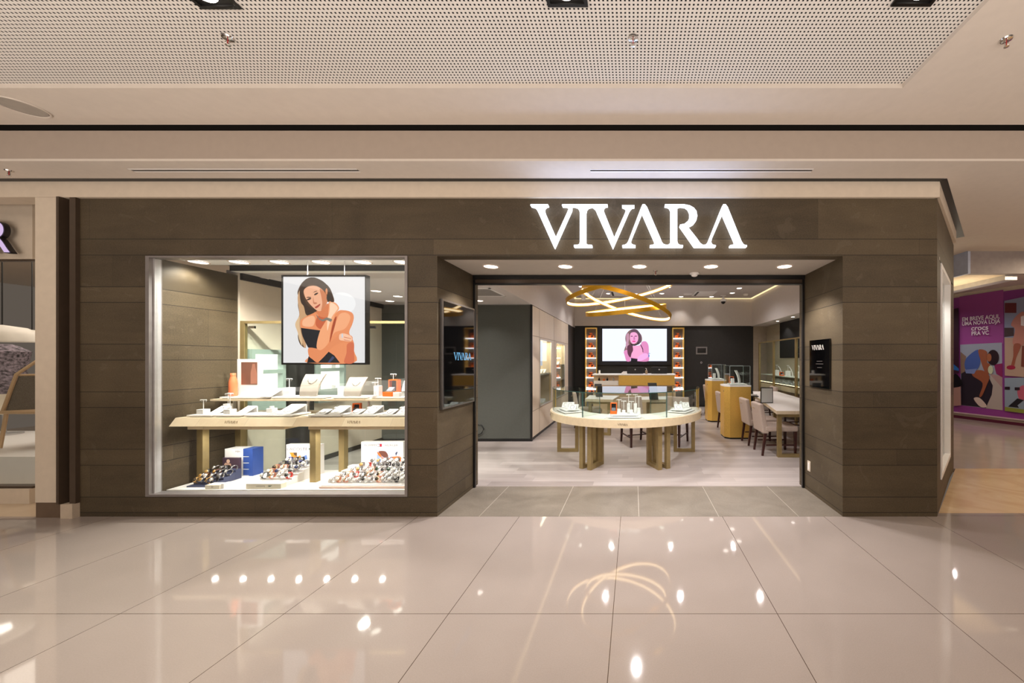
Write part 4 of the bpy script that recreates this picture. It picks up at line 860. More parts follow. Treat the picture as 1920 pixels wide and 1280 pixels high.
# store ceiling lights
n = 0
for px, py in ((1090, 537), (1100, 550), (1141, 550), (1191, 550.5), (1241, 550), (1277, 556), (1253, 538), (1361, 533), (1386, 540), (1373, 549), (1334, 556)):
    n += 1
    wh = {1: 'left of the pendant rings', 2: 'behind the left end of the pendant rings', 3: 'second in the row behind the pendant rings', 4: 'third in the row behind the pendant rings', 5: 'fourth in the row behind the pendant rings', 6: 'right of the row behind the pendant rings', 7: 'above the right tip of the pendant rings', 8: 'at the header, nearest of the right cluster', 9: 'right of the cluster at the ceiling right', 10: 'middle of the cluster at the ceiling right', 11: 'left of the white camera, close to the back wall'}[n]
    downlight(px, py, 3.56, .085, f'small shop ceiling downlight, {wh}', 'shop downlights', 22, 90 if n != 11 else 70, m=LAMPS, col=(1, .93, .86))
p = P(1290, 551, 11.2); t = MB((p.x, p.y, 3.56)).lathe([(0, -.01), (.13, -.01), (.14, 0)], (p.x, p.y, 3.559), 24).build('ceiling_speaker', WHITE); tag(t, 'round white flush speaker in the shop ceiling', 'speaker')
for px, lab in ((1163, 'square white air cassette in the shop ceiling behind the pendant rings'), (1320, 'square white air cassette in the shop ceiling right of the speaker')):
    p = P(px, 551, 11.1); q = (p.x, p.y, 3.56); t = thing('air_cassette', lab, 'air conditioner', q, 'ceiling air cassettes'); m = MB(q); m.box(p.x-.32, p.x+.32, p.y-.4, p.y+.4, 3.545, 3.559); m.build('panel', WHITE, t, .004); MB(q).box(p.x-.26, p.x-.2, p.y-.34, p.y+.34, 3.542, 3.545).build('slot', DARKW, t)
p = P(1356, 556, 11.4); t = thing('dome_camera', 'white dome security camera hanging from the shop ceiling at the back right', 'camera', (p.x, 11.4, 3.559))
MB().lathe([(0, 0), (.09, 0), (.09, -.02), (.03, -.03), (.03, -.1), (.09, -.12), (.09, -.2), (0, -.2)], seg=20).build('housing', WHITE, t); MB().lathe([(.07, -.2), (.06, -.25), (0, -.28)], seg=20).build('dome', SCRBLK, t)
p = P(1398, 557, 11.2); t = MB((p.x, p.y, 3.559)).lathe([(0, -.05), (.06, -.045), (.08, 0)], (p.x, p.y, 3.559), 20).build('smoke_detector', WHITE); tag(t, 'small white detector on the shop ceiling near its back right corner', 'smoke detector')
p = P(1094, 564, 9.0); t = thing('spot_camera', 'small white spotlight camera under the left pendant ring', 'camera', (p.x, 9, 3.559)); MB().tube([(0, 0, 0), (0, 0, -.35)], .012).build('stem', WHITE, t); MB().lathe([(0, -.12), (.05, -.12), (.06, .0), (0, .02)], (0, 0, -.42), 16).build('head', WHITE, t)

# pendant rings
RING = mat('gold_ring', 'dea828', .35, .5, var=.05)
q = (-.15, 6.25, 3.56); t = thing('ring_pendant', 'three interlocking gold LED rings hanging over the round counter', 'pendant light', q)
MB(q).cyl((-.15, 6.25, 3.52), .16, .039, 32).build('canopy', WHITE, t)
for cx, cy, czz, r, a, b in ((-.209, 6.182, 2.695, .93, .201, .029), (-.128, 6.312, 2.514, .796, -.305, -.057), (-.13, 6.255, 2.402, .681, .107, .177)):
    uu = Vector((math.cos(a), 0, math.sin(a))); ww = Vector((-math.sin(a)*math.sin(b), math.cos(b), math.cos(a)*math.sin(b))); nn = uu.cross(ww)
    C = Vector((cx, cy, czz)); K = 96
    def ringm(ro, ri, h0, h1, name, m):
        vs = []
        for k in range(K):
            d = uu*math.cos(2*PI*k/K)+ww*math.sin(2*PI*k/K)
            for rr, hh in ((ro, h0), (ro, h1), (ri, h1), (ri, h0)): vs.append(C+d*rr+nn*hh)
        mb = MB(q); mb.add(vs, [(k*4+i, ((k+1) % K)*4+i, ((k+1) % K)*4+(i+1) % 4, k*4+(i+1) % 4) for k in range(K) for i in range(4)], 0, True); return mb.build(name, m, t)
    g = ringm(r+.012, r-.002, -.032, .032, 'gold_ring', RING); ringm(r-.0025, r-.010, -.018, .018, 'led_band', LED)
    m = MB(q)
    for k in range(3):
        d = uu*math.cos(2*PI*k/3+.5)+ww*math.sin(2*PI*k/3+.5); m.tube([C+d*r, Vector((-.15, 6.25, 3.53))+Vector((d.x*.05, d.y*.05, 0))], .002, 4)
    m.build('suspension_wires', ALU, t)

# ------------------------------------------------------------------ round counter
TC = (-.126, 6.17); q = (TC[0], TC[1], 0)
t = thing('round_display_counter', 'large half-round oak and glass jewellery counter in the middle of the shop', 'counter', q)
OAKT = mat('oak_fascia', 'd8c4a2', .4, var=.05, scale=20)
MB(q).arc(TC, .76, 1.25, -93, 93, .625, .735).build('fascia', OAKT, t); MB(q).arc(TC, .78, 1.225, -92.5, 92.5, .7355, .742).build('top_plate', mat('cream_top', 'e6dfd2', .45, var=.02), t)
m = MB(q)
for a in (-13, 13): m.arc(TC, .78, 1.225, a-.1, a+.1, .742, .7425, 2)
m.build('seam', DARKB, t)
GR0, GR1 = .785, 1.215
for a, b in ((-92, -29), (-29, 29), (29, 92)):
    MB(q).arc(TC, GR1-.006, GR1, a+.3, b-.3, .7425, 1.09, 20).build('glass_front', GREENG, t)
    MB(q).arc(TC, GR0, GR0+.006, a+.3, b-.3, .7425, 1.09, 20).build('glass_back', GREENG, t)
DG = glass('glass_edge_green', (.35, .55, .5), 1.5, 1)
for a in (-92, -29, 29, 92): MB(q).arc(TC, GR0, GR1, a-.15, a+.15, .7425, 1.09, 1).build('glass_divider', GREENG, t)
m = MB(q)
for a in (-92, -29.3, -28.7, 28.7, 29.3, 92): m.arc(TC, GR1-.006, GR1+.001, a-.12, a+.12, .7425, 1.09, 1)
for a in (-29, 29): m.arc(TC, GR0, GR0+.006, a-.25, a+.25, .7425, 1.09, 1)
m.arc(TC, GR1-.002, GR1+.004, -92, 92, 1.09, 1.099, 60)
m.build('glass_edge', mat('green_glass_edge', '3a5a54', .15, var=0), t)
m = MB(q); pts = [(TC[0]+1.215*math.sin(math.radians(a)), TC[1]-1.215*math.cos(math.radians(a))) for a in range(-92, 93, 4)]
m.prism(pts, 1.0905, 1.0985); m.build('glass_top', GREENG, t)
for s in (-1, 1):
    a = math.radians(92); MB(q).cyl((TC[0]+s*1.20*math.sin(a), TC[1]-1.2*math.cos(a), .7425), .008, .348, 10).build('corner_post', GOLD, t)
for a0 in (-90, -32.5, -25.5, 25.5, 32.5, 90):
    a = math.radians(a0); d = (math.sin(a), -math.cos(a)); m = MB(q)
    def at(r): return (TC[0]+d[0]*r, TC[1]+d[1]*r)
    for r in (1.13, .83): m.obox(at(r), d, 0, .028, .032, .0005, .6245)
    m.obox(at(.98), d, 0, .122, .032, .0005, .05); m.build('leg_frame', KHAKI, t)
for a0, w_ in ((2, .14), (-75, .12), (75, .12)):
    a = math.radians(a0-3 if a0 == 2 else a0); p0 = Vector((TC[0]+1.2512*math.sin(a), TC[1]-1.2512*math.cos(a), .675))
    vivara(t, mat('dark_engraving', '5a4c3c', .5), p0, (math.cos(a), math.sin(a), 0), (0, 0, 1), w_, .001, q, 'lettering')
# trays and pieces on the counter, angles in degrees
def at(a, r): a = math.radians(a); return (TC[0]+r*math.sin(a), TC[1]-r*math.cos(a))
def rtray(a, r, w, d, z, lab, group, rz=None):
    x, y = at(a, r); t = thing('jewellery_tray', lab, 'tray', (x, y, z), group, math.radians(a) if rz is None else rz)
    MB().box(-w/2, w/2, -d/2, d/2, .008, .024).build('top', TRAYM, t, .003); MB().box(-w/2+.03, w/2-.03, -d/2+.02, d/2-.02, .0003, .008).build('foot', MATS['tray_foot'], t)
G2 = 'trays on the round counter'
rtray(0, 1.02, .46, .30, .7427, 'wide lower cream tray at the front middle of the round counter', G2)
rtray(0, 1.02, .38, .24, .767, 'upper white tray stacked at the front middle of the round counter', G2)
rtray(-60, 1.0, .40, .30, .7427, 'lower cream tray in the left bay of the round counter', G2)
rtray(-60, 1.0, .32, .24, .767, 'upper white tray stacked in the left bay of the round counter', G2)
rtray(60, 1.0, .40, .30, .7427, 'lower cream tray in the right bay of the round counter', G2)
rtray(60, 1.0, .32, .24, .767, 'upper white tray stacked in the right bay of the round counter', G2)
zt = .792; yf = TC[1]-1.02
G3 = 'white earring stands on the round counter'
x0 = TC[0]
for i, (dx, dy, h, bh, lab) in enumerate(((-.07, -.04, .17, .06, 'short-blocked earring stand right of the orange box on the round counter'), (-.01, -.05, .155, .045, 'lowest earring stand in the front row of the round counter middle tray'), (.05, .03, .225, .12, 'tall earring stand on a high block, left of the two high blocks'), (.085, -.04, .15, .05, 'short earring stand between the two high blocks of the middle tray'), (.135, .03, .225, .12, 'tall earring stand on a high block, right of the two high blocks'), (.178, -.02, .21, .07, 'rightmost tall earring stand on the middle tray of the round counter'))):
    tstand(x0+dx*1.12, yf+dy, zt, h*1.16, lab, .045, bh*1.15, False, G3, 1)
def open_orange(x, y, z, rz, lab): jbox(x, y, z, .09, .15, lab, rz)
open_orange(x0-.155, yf-.02, zt, 0, 'open orange gift box with black lining on the round counter middle tray')
for s, nm in ((-1, 'left'), (1, 'right')):
    for j, (a, r, w_, d_, h_) in enumerate(((52, 1.02, .10, .12, .05), (62, .98, .10, .12, .06), (70, 1.02, .09, .1, .05), (58, .92, .08, .1, .04))):
        x, y = at(s*a, r)
        if s < 0 or j % 2 == 0:
            ramp(x, y, zt, w_*1.15, d_*1.1, h_*1.5, f'white jewellery ramp in the {nm} bay of the round counter, {ORD[j]} from the front', 'ramps on the round counter')
        else:
            t_ = thing('ring_block', f'white ring block in the right bay of the round counter, {"near" if j == 1 else "far"} one', 'jewellery stand', (x, y, zt), 'ring blocks on the round counter'); MB().box(-.025, .025, -.025, .025, 0, .09).build('block', TRAYM, t_, .004); MB().cyl((0, 0, .09), .015, .02, 14).build('collar', TRAYM, t_)

# ------------------------------------------------------------------ chairs and desks
def chair(x, y, rz, lab, group='beige upholstered chairs with dark wooden legs', sc=1):
    t = thing('upholstered_chair', lab, 'chair', (x, y, 0), group, rz)     # local: faces +x, back at -x
    MB().box(-.27, .27, -.24, .24, .39, .48).build('seat', CHAIRF, t, .025)
    m = MB(); m.add([(-.30, -.235, .36), (-.20, -.235, .36), (-.20, .235, .36), (-.30, .235, .36), (-.36, -.22, .83), (-.29, -.22, .84), (-.29, .22, .84), (-.36, .22, .83)], [(0, 1, 2, 3), (4, 5, 6, 7), (0, 1, 5, 4), (1, 2, 6, 5), (2, 3, 7, 6), (3, 0, 4, 7)])
    m.build('backrest', CHAIRF, t, .02)
    for a, b, k in ((-.25, -.2, 1), (-.25, .2, 1), (.23, -.2, 0), (.23, .2, 0)):
        mb = MB(); e = -.05*k; w0, w1 = .015, .022
        mb.add([(a+e+s*w0, b+r*w0, 0.001) for s, r in ((-1, -1), (1, -1), (1, 1), (-1, 1))]+[(a+s*w1, b+r*w1, .388) for s, r in ((-1, -1), (1, -1), (1, 1), (-1, 1))], [(0, 1, 2, 3), (4, 5, 6, 7)]+[(i, (i+1) % 4, 4+(i+1) % 4, 4+i) for i in range(4)])
        mb.build('leg', CHAIRL, t)
    for b in (-.2, .2): MB().box(-.24, .22, b-.01, b+.01, .16, .18).build('stretcher', CHAIRL, t)
    MB().box(-.01, .01, -.19, .19, .161, .179).build('stretcher', CHAIRL, t)
    MB().tube([(-.365, -.04, .75), (-.385, -.03, .745), (-.385, .03, .745), (-.365, .04, .75)], .004, 6).build('pull_handle', KHAKI, t)
chair(2.38, 6.10, .0, 'beige upholstered chair at the long table, closest to the entrance')
chair(2.37, 6.78, .0, 'beige upholstered chair at the long table, right behind the brass-cased pedestal front one')
chair(2.22, 8.15, .0, 'beige upholstered chair between the two brass display pedestals')
chair(2.35, 10.3, .0, 'beige upholstered chair left of the far brass pedestal')
chair(3.42, 9.75, PI, 'beige chair on the far side of the long table near the glass shelving')
chair(3.42, 7.9, PI, 'beige chair on the far side of the long table behind the standing mirror')
chair(.06, 6.72, -1.2, 'beige chair behind the round counter, at its middle')
chair(.72, 6.75, -2.0, 'beige chair behind the right part of the round counter')
chair(-1.0, 8.15, .2, 'beige chair behind the left bay of the round counter')
def desk(poly, zt, lab, legs, name='consultation_desk'):
    cx = sum(p[0] for p in poly)/len(poly); cy = sum(p[1] for p in poly)/len(poly); q = (cx, cy, 0)
    t = thing(name, lab, 'table', q)
    MB(q).prism(poly, zt-.05, zt).build('tabletop', OAK, t); MB(q).prism([(cx+(a-cx)*.995, cy+(b-cy)*.995) for a, b in poly], zt+.0003, zt+.003).build('white_surface', mat('desk_white', 'e8e0da', .35, var=.02), t)
    for (ax, ay, bx, by) in legs:
        d = Vector((bx-ax, by-ay)); L = d.length/2; m = MB(q)
        for s in (-1, 1): m.obox(((ax+bx)/2+s*d.x/2, (ay+by)/2+s*d.y/2), d, 0, .03, .03, .0005, zt-.0505)
        m.obox(((ax+bx)/2, (ay+by)/2), d, 0, L-.03, .03, .0005, .05); m.obox(((ax+bx)/2, (ay+by)/2), d, 0, L-.03, .03, zt-.1, zt-.0505); m.build('leg_frame', KHAKI, t)
    return t
desk([(2.25, 5.75), (3.3, 5.75), (3.65, 9.3), (2.95, 9.3)], .74, 'long white-topped oak table with champagne metal leg frames on the right', [(2.32, 5.82, 3.2, 5.82), (3.02, 9.2, 3.55, 9.2)])
desk([(-1.0, 7.5), (-.42, 7.4), (-.32, 8.2), (-1.0, 8.3)], .74, 'white-topped consultation desk seen through the left bay of the round counter', [(-.9, 7.6, -.5, 7.5)])
desk([(.12, 7.35), (.95, 7.5), (.85, 8.1), (.05, 7.95)], .74, 'white-topped consultation desk seen through the right bay of the round counter', [(.3, 7.5, .8, 7.62)])
# mirror on the long table
q = P(1439, 754, 6.6); q.z = .744; q.y = 6.75; q.x = X(1439, 6.75)
t = thing('table_mirror', 'black framed square table mirror leaning on the long table', 'mirror', q, None, .12)
def tilt(name, b, m): 
    vs = []
    for z in (b[4], b[5]):
        for y in (b[2], b[3]):
            for x in (b[0], b[1]): vs.append((x+z*.12, y+z*.25, z*.97))
    mb = MB(); mb.add(vs, [(0, 2, 3, 1), (4, 5, 7, 6), (0, 1, 5, 4), (1, 3, 7, 5), (3, 2, 6, 7), (2, 0, 4, 6)]); mb.build(name, m, t)
tilt('frame', (-.13, .11, 0, .015, .003, .295), BLACK); tilt('mirror', (-.117, .097, -.002, -.0005, .018, .28), MIRROR)
q = (X(1413, 8.0), 8.0, .744); t = thing('card_terminal', 'black and white phone pad on the far left end of the long table', 'phone', q)
MB().box(-.1, .08, -.1, .1, 0, .02).build('base', BLACK, t, .003); MB().box(-.05, .06, -.06, .04, .02, .05).build('keypad', WHITE, t)
for px, py, Y, nm, lab in ((1125, 727, 7.9, 'tablet_screen', 'tilted dark tablet on the left consultation desk'), (1233, 757, 7.35, 'tablet_screen', 'large tilted dark tablet on the right consultation desk')):
    k = 1 if px < 1200 else 1.2; x_ = X(px-(0 if px < 1200 else 5), Y); t = thing(nm, lab, 'tablet', (x_, Y, .744), 'dark tablets on the consultation desks')
    mb = MB(); mb.add([(-.09*k, 0, .0), (.06*k, 0, .0), (.03*k, .05, .28*k), (-.12*k, .05, .28*k), (-.09*k, .012, 0), (.06*k, .012, 0), (.03*k, .062, .28*k), (-.12*k, .062, .28*k)], [(0, 1, 2, 3), (4, 5, 6, 7), (0, 1, 5, 4), (3, 2, 6, 7), (0, 3, 7, 4), (1, 2, 6, 5)]); mb.build('slab', mat('tablet_black', '14181a', .2), t)
    MB().box(-.06, .05, .0, .12, 0, .006).build('foot', BLACK, t)

# pedestals
def pedestal(px0, px1, pf, Y, lab, dl):
    xa, xf, xb = X(px0, Y), X(pf, Y), X(px1, Y); zt = 1.02; q = ((xa+xb)/2, Y+.2, 0); t = thing('display_pedestal', lab, 'display case', q, 'brass display pedestals')
    c = xf-xa; poly = [(xf, Y), (xb, Y), (xb, Y+.5), (xf, Y+.5), (xa, Y+.5-c), (xa, Y+c)]
    sh = lambda k: [((xa+xb)/2+(a-(xa+xb)/2)*k, Y+.25+(b-Y-.25)*k) for a, b in poly]
    MB(q).prism(sh(.96), .0005, .03).build('plinth', BLACK, t); MB(q).prism(poly, .03, zt).build('body', GOLD, t); MB(q).prism(sh(1.01), zt+.0003, zt+.03).build('white_top', WHITE, t)
    gq = [(xf, Y+.02), (xb-.01, Y+.02), (xb-.01, Y+.46), (xf, Y+.46)]; m = MB(q); e = .006; z0, z1 = zt+.031, zt+.40
    m.box(xf, xb-.01, Y+.02, Y+.02+e, z0, z1); m.box(xf, xb-.01, Y+.46, Y+.46+e, z0, z1); m.box(xf, xf+e, Y+.027, Y+.459, z0, z1); m.box(xb-.01-e, xb-.01, Y+.027, Y+.459, z0, z1); m.box(xf, xb-.01, Y+.02, Y+.46+e, z1+.0005, z1+.007)
    m.build('glass_case', GREENG, t)
    m = MB(q)
    for xx in (xf, xb-.01): 
        for yy in (Y+.02, Y+.463): m.box(xx-.003, xx+.003, yy-.003, yy+.003, z0, z1)
    for yy in (Y+.018, Y+.463): m.box(xf, xb-.01, yy, yy+.005, z1+.004, z1+.009)
    m.build('glass_edge', mat('case_edge', 'b8c8c8', .2), t)
    MB(q).cyl((xa-.001, Y+.12, .93), .018, .004, 14, 0, 'x').build('lock', BLACK, t)
    xc = (xf+xb)/2; zz = zt+.0315
    zz2 = tray(xf+.04, xb-.05, Y+.10, Y+.38, zz, f'white tray inside the glass of the {dl} brass pedestal', 'pedestal trays')
    bust(xc+.06, Y+.2, zz2, .1, .26, f'slim white necklace bust in the {dl} brass pedestal', TRAYM, .9)
    t_ = thing('ring_block', f'white block beside the bust in the {dl} brass pedestal', 'jewellery stand', (xf+.10, Y+.2, zz2), 'white ring blocks'); MB().box(-.03, .03, -.03, .03, 0, .13 if dl == 'far' else .10).build('block', TRAYM, t_, .004)
    if dl == 'near': jbox(xf+.12, Y+.32, zz2, .09, .13, 'orange gift box inside the near brass pedestal')
pedestal(1360, 1408, 1369, 7.12, 'near brass pedestal with a clear glass case, beside the long table', 'near')
pedestal(1328, 1362, 1335, 9.07, 'far brass pedestal with a clear glass case, further back in the shop', 'far')
q = (2.9, 9.0, 0); t = thing('padded_chair', 'black padded chair partly hidden behind the near brass pedestal', 'chair', (2.60, 8.4, 0))
MB().lathe([(0, .98), (.1, .96), (.14, .8), (.15, .6), (.12, .5), (0, .48)], seg=20).build('backrest', mat('black_fabric', '0e0d0f', .8), t); MB().cyl((0, 0, 0.001), .03, .48, 12).build('column', BLACK, t)

# glass shelving on the right
q = (3.9, 9.8, 0); t = thing('glass_shelving', 'tall bronze-framed glass shelving along the right wall of the shop', 'shelf', q)
ZT = 2.05
for y in (8.75, 10.15, 11.3): MB(q).box(3.87, 3.92, y-.03, y+.03, .0005, ZT).build('upright', KHAKI, t)
MB(q).box(3.87, 3.92, 7.6, 11.33, ZT+.0005, ZT+.03).build('top_rail', KHAKI, t)
for z in (.90, 1.10): MB(q).box(3.925, 4.36, 7.6, 11.4, z, z+.012).build('glass_shelf', mat('frosted_shelf', 'cdd0c0', .2), t)
MB(q).box(3.921, 3.924, 7.6, 11.4, .892, .9).build('led_edge', LED, t)
MB(q).box(3.925, 4.37, 7.6, 11.4, .73, .84).build('oak_drawer', OAK, t); MB(q).box(3.925, 4.37, 7.6, 11.4, .36, .40).build('lower_shelf', OAK, t)
for y0, y1 in ((7.7, 8.7), (8.8, 10.1), (10.2, 11.25)): MB(q).box(3.89, 3.896, y0, y1, .7, ZT).build('glass_pane', CLEAR, t)
for y in (8.4, 9.4, 10.4): spot('shelf_spot', (4.1, y, 2.62), 26, 120, (1, .95, .9), .03)
struct('wall_right_panel', MB().box(4.36, 4.39, 8.0, 10.9, 1.6, 2.64), mat('black_panel', '060606', .5))
struct('wall_right_panel', MB().box(4.375, 4.395, 5.4, 12.0, 0, 2.64), mat('olive_beige_wall', '9c917c', .6))
kk = 0
for z in (.9125, 1.1125):
    for j, y in enumerate((8.4, 8.75, 9.05, 9.35, 9.7, 10.05, 10.45)):
        kk += 1; lv = 'lower' if z < 1 else 'upper'
        if z < 1: ramp(4.1, y, z, .2, .22, .1, f'white ramp on the {lv} glass shelf at the right wall, {ORD[6-j]} from the left', 'pieces on the glass shelving')
        elif j % 2: bust(4.1, y, z, .14, .26, f'white bust on the {lv} glass shelf at the right wall, {ORD[(6-j)//2]} from the left', TRAYM, 1.2)
        else: tstand(4.1, y, z, .28, f'white stand on the {lv} glass shelf at the right wall, {ORD[(6-j)//2]} from the left', .1, .14, False, 'pieces on the glass shelving')
jbox(4.02, 9.9, 1.1125, .1, .1, 'small orange box on the upper glass shelf at the right wall')
for i, px in enumerate((1487, 1500)):
    y = (9.3, 9.0)[i]; x = X(px, y); t = thing('gift_bag', f'bright red gift bag below the glass shelves, {"left" if i == 0 else "right"} one', 'bag', (4.04, y, .4005), 'red gift bags'); MB().box(-.1, .1, -.1, .06, 0, .2).build('bag', mat('bright_red', 'e0203c', .5), t)
for i, y in enumerate((8.4, 9.4, 10.4)): downlight(0, 0, 2.65, .06, f'small downlight above the glass shelving, {ORD[2-i]} from the left', 'downlights above the glass shelving', Yc=y, x=4.1, m=LAMPS)

# ------------------------------------------------------------------ reception counter
YR = 10.0; q = (X(1190, YR), YR+.3, 0); t = thing('reception_counter', 'reception counter with brushed gold and oak front below the video screen', 'counter', q)
a, b, c_ = X(1112, YR), X(1160, YR), X(1265, YR)
m = MB(q); m.box(a, c_+.03, YR+.03, YR+.6, .0005, .85); m.build('base', mat('oak_light', 'd9bf9c', .4), t); 
MB(q).box(a, b-.001, YR+.12, YR+.6, .8505, 1.12).build('oak_niche', MATS['oak_light'], t)
MB(q).box(b, c_, YR-.02, YR+.6, .8505, 1.12).build('gold_front', GOLD, t); MB(q).box(a-.02, c_+.03, YR-.03, YR+.62, 1.1205, 1.15).build('counter_top', WHITE, t, .003)
MB(q).box(a+.02, b-.01, YR+.02, YR+.1195, .8505, .97).build('white_step', WHITE, t)
for i, (px, cc, k) in enumerate(((1123, '1a1410', 'black'), (1138.5, '1c1c2c', 'navy'), (1150, 'a8a098', 'grey'))):
    x = X(px, YR); t_ = thing('perfume_bottle', f'small {k} perfume bottle on the white step of the reception counter', 'bottle', (x, YR+.06, .9703), 'perfume bottles')
    MB().box(-.025, .025, -.02, .02, 0, .06).build('bottle', mat('perfume_'+k, cc, .2), t_, .005); MB().cyl((0, 0, .06), .012, .03, 12).build('cap', mat('perfume_'+k, cc), t_)
t_ = thing('gift_box', 'tiny orange box among the perfume bottles on the reception counter', 'box', (X(1132, YR), YR+.06, .9703)); MB().box(-.025, .025, -.02, .02, 0, .04).build('box', ORANGE, t_); MB().box(-.027, .027, -.022, .022, .04, .05).build('lid', ORANGE, t_)
for px, lab in ((1191, 'left black monitor seen from behind on the reception counter'), (1236, 'right black monitor seen from behind on the reception counter')):
    x = X(px, YR+.35); t_ = thing('computer_monitor', lab, 'monitor', (x, YR+.35, 1.1505), 'monitors on the reception counter')
    MB().box(-.225, .225, -.02, .02, .0, .19).build('housing', mat('monitor_back', '141214', .35), t_, .01); MB().box(-.2, .2, .02, .1, 0.0, .01).build('foot', BLACK, t_); MB().lathe([(0, -.022), (.02, -.022), (.02, -.02)], (0, 0, .12), 14, 0, 'y').build('badge', ALU, t_)
x = X(1212, YR+.2); t_ = thing('pump_bottle', 'clear pump bottle between the two monitors', 'bottle', (x, YR+.2, 1.1505)); MB().lathe([(0, 0), (.035, 0), (.035, .09), (.015, .11), (0, .11)], seg=16).build('body', mat('amber_gel', '9c8468', .2), t_); MB().tube([(0, 0, .11), (0, 0, .15), (-.03, 0, .155)], .008).build('pump', WHITE, t_)
x = X(1170, YR+.2); t_ = thing('brochure_stack', 'pile of white papers left of the monitors', 'papers', (x, YR+.2, 1.1505))
for k in range(4): MB().box(-.09+k*.02, .08, -.06, .06, .0+k*.018, .016+k*.018).build('paper', WHITE, t_)
x = X(1124, YR+.3); t_ = MB((x, YR+.3, 1.1505)).box(x-.025, x+.025, YR+.28, YR+.32, 1.1505, 1.25).build('card_holder', WHITE); tag(t_, 'small upright white card at the left end of the reception counter', 'card')

# shelf towers with orange boxes
SMOKE = mat('smoked_back', '4a423c', .4)
for (pa, pb, sd) in ((1097, 1119, 'left'), (1261, 1283, 'right')):
    Y = 11.75; x0, x1 = X(pa, Y), X(pb, Y); zt = Z(614, Y); q = ((x0+x1)/2, Y+.1, 0)
    t = thing('shelf_tower', f'tall narrow gold-framed shelf tower with lit shelves, {sd} of the video screen', 'shelf', q, 'lit shelf towers')
    m = MB(q); m.box(x0, x0+.025, Y, Y+.22, .0005, zt); m.box(x1-.025, x1, Y, Y+.22, .0005, zt); m.box(x0+.025, x1-.025, Y, Y+.22, zt-.025, zt); m.build('frame', GOLD, t)
    MB(q).box(x0+.025, x1-.025, Y+.225, Y+.235, .0005, zt).build('back_panel', SMOKE, t)
    for i, py in enumerate((633.5, 652, 670.5, 689, 707.5, 726)):
        zs = Z(py, Y); MB(q).box(x0+.026, x1-.026, Y+.01, Y+.22, zs-.02, zs+.0).build('lit_shelf', LEDW, t)
        xc = (x0+x1)/2; z_ = zs+.0005
        tt = thing('gift_box', f'larger orange ribboned box, {ORD[i]} shelf down the {sd} gold tower', 'gift box', (xc, Y+.1, z_), 'large ribboned orange boxes in the towers')
        MB().box(-.09, .08, -.05, .05, 0, .09).build('box', ORANGE, tt); m = MB(); m.box(.0, .02, -.053, -.0505, 0, .09); m.lathe([(0, -.012), (.024, -.01), (.024, .01), (0, .012)], (.045, -.058, .06), 10, 0, 'y'); m.build('ribbon', mat('black_ribbon', '120c0c', .5), tt)
        tt = thing('gift_box', f'smaller orange ribboned box stacked on top, {ORD[i]} shelf down the {sd} tower', 'gift box', (xc-.015, Y+.1, z_+.0905), 'small ribboned orange boxes in the towers')
        MB().box(-.045, .045, -.04, .04, 0, .075).build('box', ORANGE, tt); m = MB(); m.box(-.047, .047, -.043, -.0405, .03, .045); m.lathe([(0, -.012), (.022, -.01), (.022, .01), (0, .012)], (-.045, -.045, .037), 10, 0, 'y'); m.build('ribbon', MATS['black_ribbon'], tt)
p = P(1315.5, 657, 12.05); t = thing('control_panel', 'small black screen in a white frame on the charcoal back wall', 'control panel', (p.x, 12.05, p.z))
MB().box(-.185, .185, -.01, .009, -.125, .125).build('frame', GREYALU, t); MB().box(-.14, .14, -.014, -.01, -.08, .08).build('screen', SCRBLK, t)
p = P(1315, 679.5, 12.05); t = MB((p.x, 12.05, p.z)).lathe([(.02, -.008), (.03, -.008), (.032, .009)], (p.x, 12.05, p.z), 20, 0, 'y').build('wall_button', ALU); tag(t, 'tiny round ring-shaped button on the charcoal back wall under the control panel', 'button')

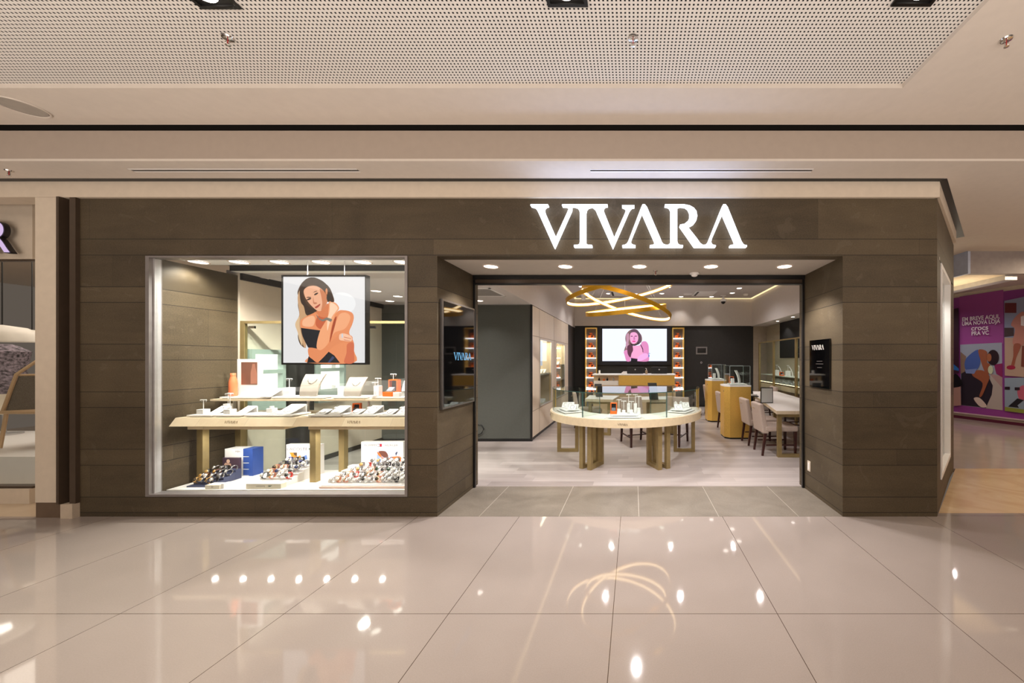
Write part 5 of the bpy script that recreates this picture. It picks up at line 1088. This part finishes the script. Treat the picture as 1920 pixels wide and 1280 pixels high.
# ------------------------------------------------------------------ mural on the hoarding
q = mw(1.5, 0); t = thing('printed_hoarding', 'large purple printed hoarding with white words and people in the mall beyond', 'hoarding', q)
m = MB(q); mwbox(m, -2.5, 6, .13, 3.2, .001, .03); m.build('board', mat('purple_print', '8c3c8c', .5, var=.15, scale=.6), t)
def ray_mw(px, py, d):
    D = Vector(((px-CX)/F, 1, -(py-CY)/F)); O = Vector((0, 0, H)); A = MW0+MWn*(.0305+d); k = (A-O).dot(MWn)/D.dot(MWn); return O+D*k
def fm6(x, y, d): return ray_mw(1785+x/4.57, 530+y/4.57, d)
LM = [('a04c96', [(62,120),(440,60),(440,520),(70,540)], 0),
 ('9fa6b8', [(70,530),(428,512),(434,1092),(78,1048)], 0), ('b09090', [(330,780),(430,800),(434,1092),(300,1076)], 0), ('b7aaa6', [(330,790),(430,900),(434,1092),(290,1075)], 0),
 ('2a2230', [(78,740),(300,780),(350,880),(340,960),(290,1070),(78,1046)], 0), ('8a7060', [(72,590),(120,630),(110,760),(74,780)], 0), ('8c2c60', [(360,700),(430,690),(432,810),(380,780)], 0),
 ('4a62a8', [(120,650),(220,572),(240,640),(235,710),(190,760),(115,740)], 1), ('9c5c44', [(225,575),(300,590),(300,680),(325,700),(310,790),(280,760),(250,680)], 1),
 ('2c1c24', ell(352, 640, 50, 66), 1), ('a86848', ell(318, 640, 20, 34), 1), ('9c5a40', [(180,760),(260,750),(320,800),(300,870),(262,960),(240,980),(236,960),(262,860),(180,800)], 1), ('7c8cc0', [(110,745),(215,735),(190,780),(120,775)], 0),
 ('d8c4bc', [(190,985),(235,985),(290,1040),(290,1066),(240,1060),(195,1010)], 1), ('c8d0b0', ell(330, 745, 22, 36), 1),
 ('9098b4', [(448,155),(617,120),(617,800),(452,795)], 0), ('b89c8c', [(450,470),(617,470),(617,808),(452,795)], 0), ('6c2c30', rect(452, 172, 552, 258), 0), ('4c3c40', [(448,385),(530,385),(530,455),(448,465)], 0),
 ('c08478', [(545,290),(617,250),(617,400),(610,530),(520,525),(540,400),(505,360)], 1), ('9c5a48', [(530,528),(590,532),(550,640),(530,720),(505,715),(525,630)], 1), ('a02848', ell(505, 725, 38, 18), 1), ('e8e0e0', [(590,290),(617,280),(617,370),(590,365)], 0), ('7a4438', [(600,540),(617,540),(617,720),(592,718)], 0),
 ('90a0b4', [(450,815),(617,812),(617,1112),(452,1095)], 0), ('8c9440', [(452,1062),(617,1085),(617,1118),(452,1097)], 0), ('c06078', [(560,920),(617,880),(617,1000),(580,1005)], 1), ('202028', [(480,1060),(560,990),(617,1005),(560,1050),(575,1070)], 0), ('2c1c28', rect(452, 890, 495, 915), 0), ('2c1c28', rect(537, 895, 580, 920), 0),
 ('38182c', [(12,225),(55,215),(60,770),(12,780)], 0), ('2a62a8', [(12,695),(58,735),(58,755),(12,745)], 0), ('100c14', [(12,790),(50,790),(90,860),(60,890),(12,895)], 1), ('a88078', [(12,900),(74,890),(78,1050),(12,1055)], 0)]
picture('printed_images', t, LM, fm6, 0, q, 'mural', .0015)
TW = mat('mural_white_print', 'e8dce4', .5)
for s, p0, p1, py, hh in (('EM BREVE AQUI,', 1804, 1874, 595.5, .098), ('UMA NOVA LOJA', 1803.5, 1875, 604, .098), ('crocs', 1821, 1853, 614, .12), ('PRA VC', 1821.5, 1854, 624, .098)):
    A = ray_mw(p0, py, .055); B = ray_mw(p1, py, .055); A.z = B.z = ray_mw((p0+p1)/2, py, .055).z
    text('lettering', s, TW, t, (A+B)/2, B-A, (0, 0, 1), hh, .0, q, .02, fit=(B-A).length)
struct('trim_11', mwbox(MB(), -2.5, 6, .13, .16, .03, .05), mat('pale_rail', 'c8b0b4', .5))

# ------------------------------------------------------------------ sub-parts: pieces that sit on a part belong to that part
SUB = {'lettering': ('countertop', 'fascia', 'board', 'panel', 'screen', 'front_box', 'box', 'white_side'), 'earring': ('crossbar',), 'bracelet': ('ramp',),
 'necklace': ('bust',), 'printed_photo': ('board', 'card'), 'flag_emblem': ('board',), 'crocodile_emblem': ('board', 'front_box'), 'printed_bottle': ('print',),
 'badge': ('housing',), 'led_strip': ('back_panel',), 'lamp': ('trim_ring', 'housing'), 'lock': ('body',), 'small_text': ('panel',), 'white_lines': ('blue_side',),
 'pull_handle': ('backrest',), 'keypad': ('base',), 'groove': ('body',), 'glass_edge': ('glass_case',), 'printed_images': ('board',), 'lining': ('lid',), 'cushion': ('tray',), 'seam': ('top_plate',), 'hinge': ('frame',), 'small_box': ('box',)}
nm = lambda o: o.name.split('.')[0]
for r in [o for o in bpy.data.objects if not o.parent and o.type == 'EMPTY']:
    ch = list(r.children)
    for c in ch:
        for want in SUB.get(nm(c), ()):
            k = [p for p in ch if nm(p) == want and p is not c]
            if k and not c.children: c.parent = k[0]; break
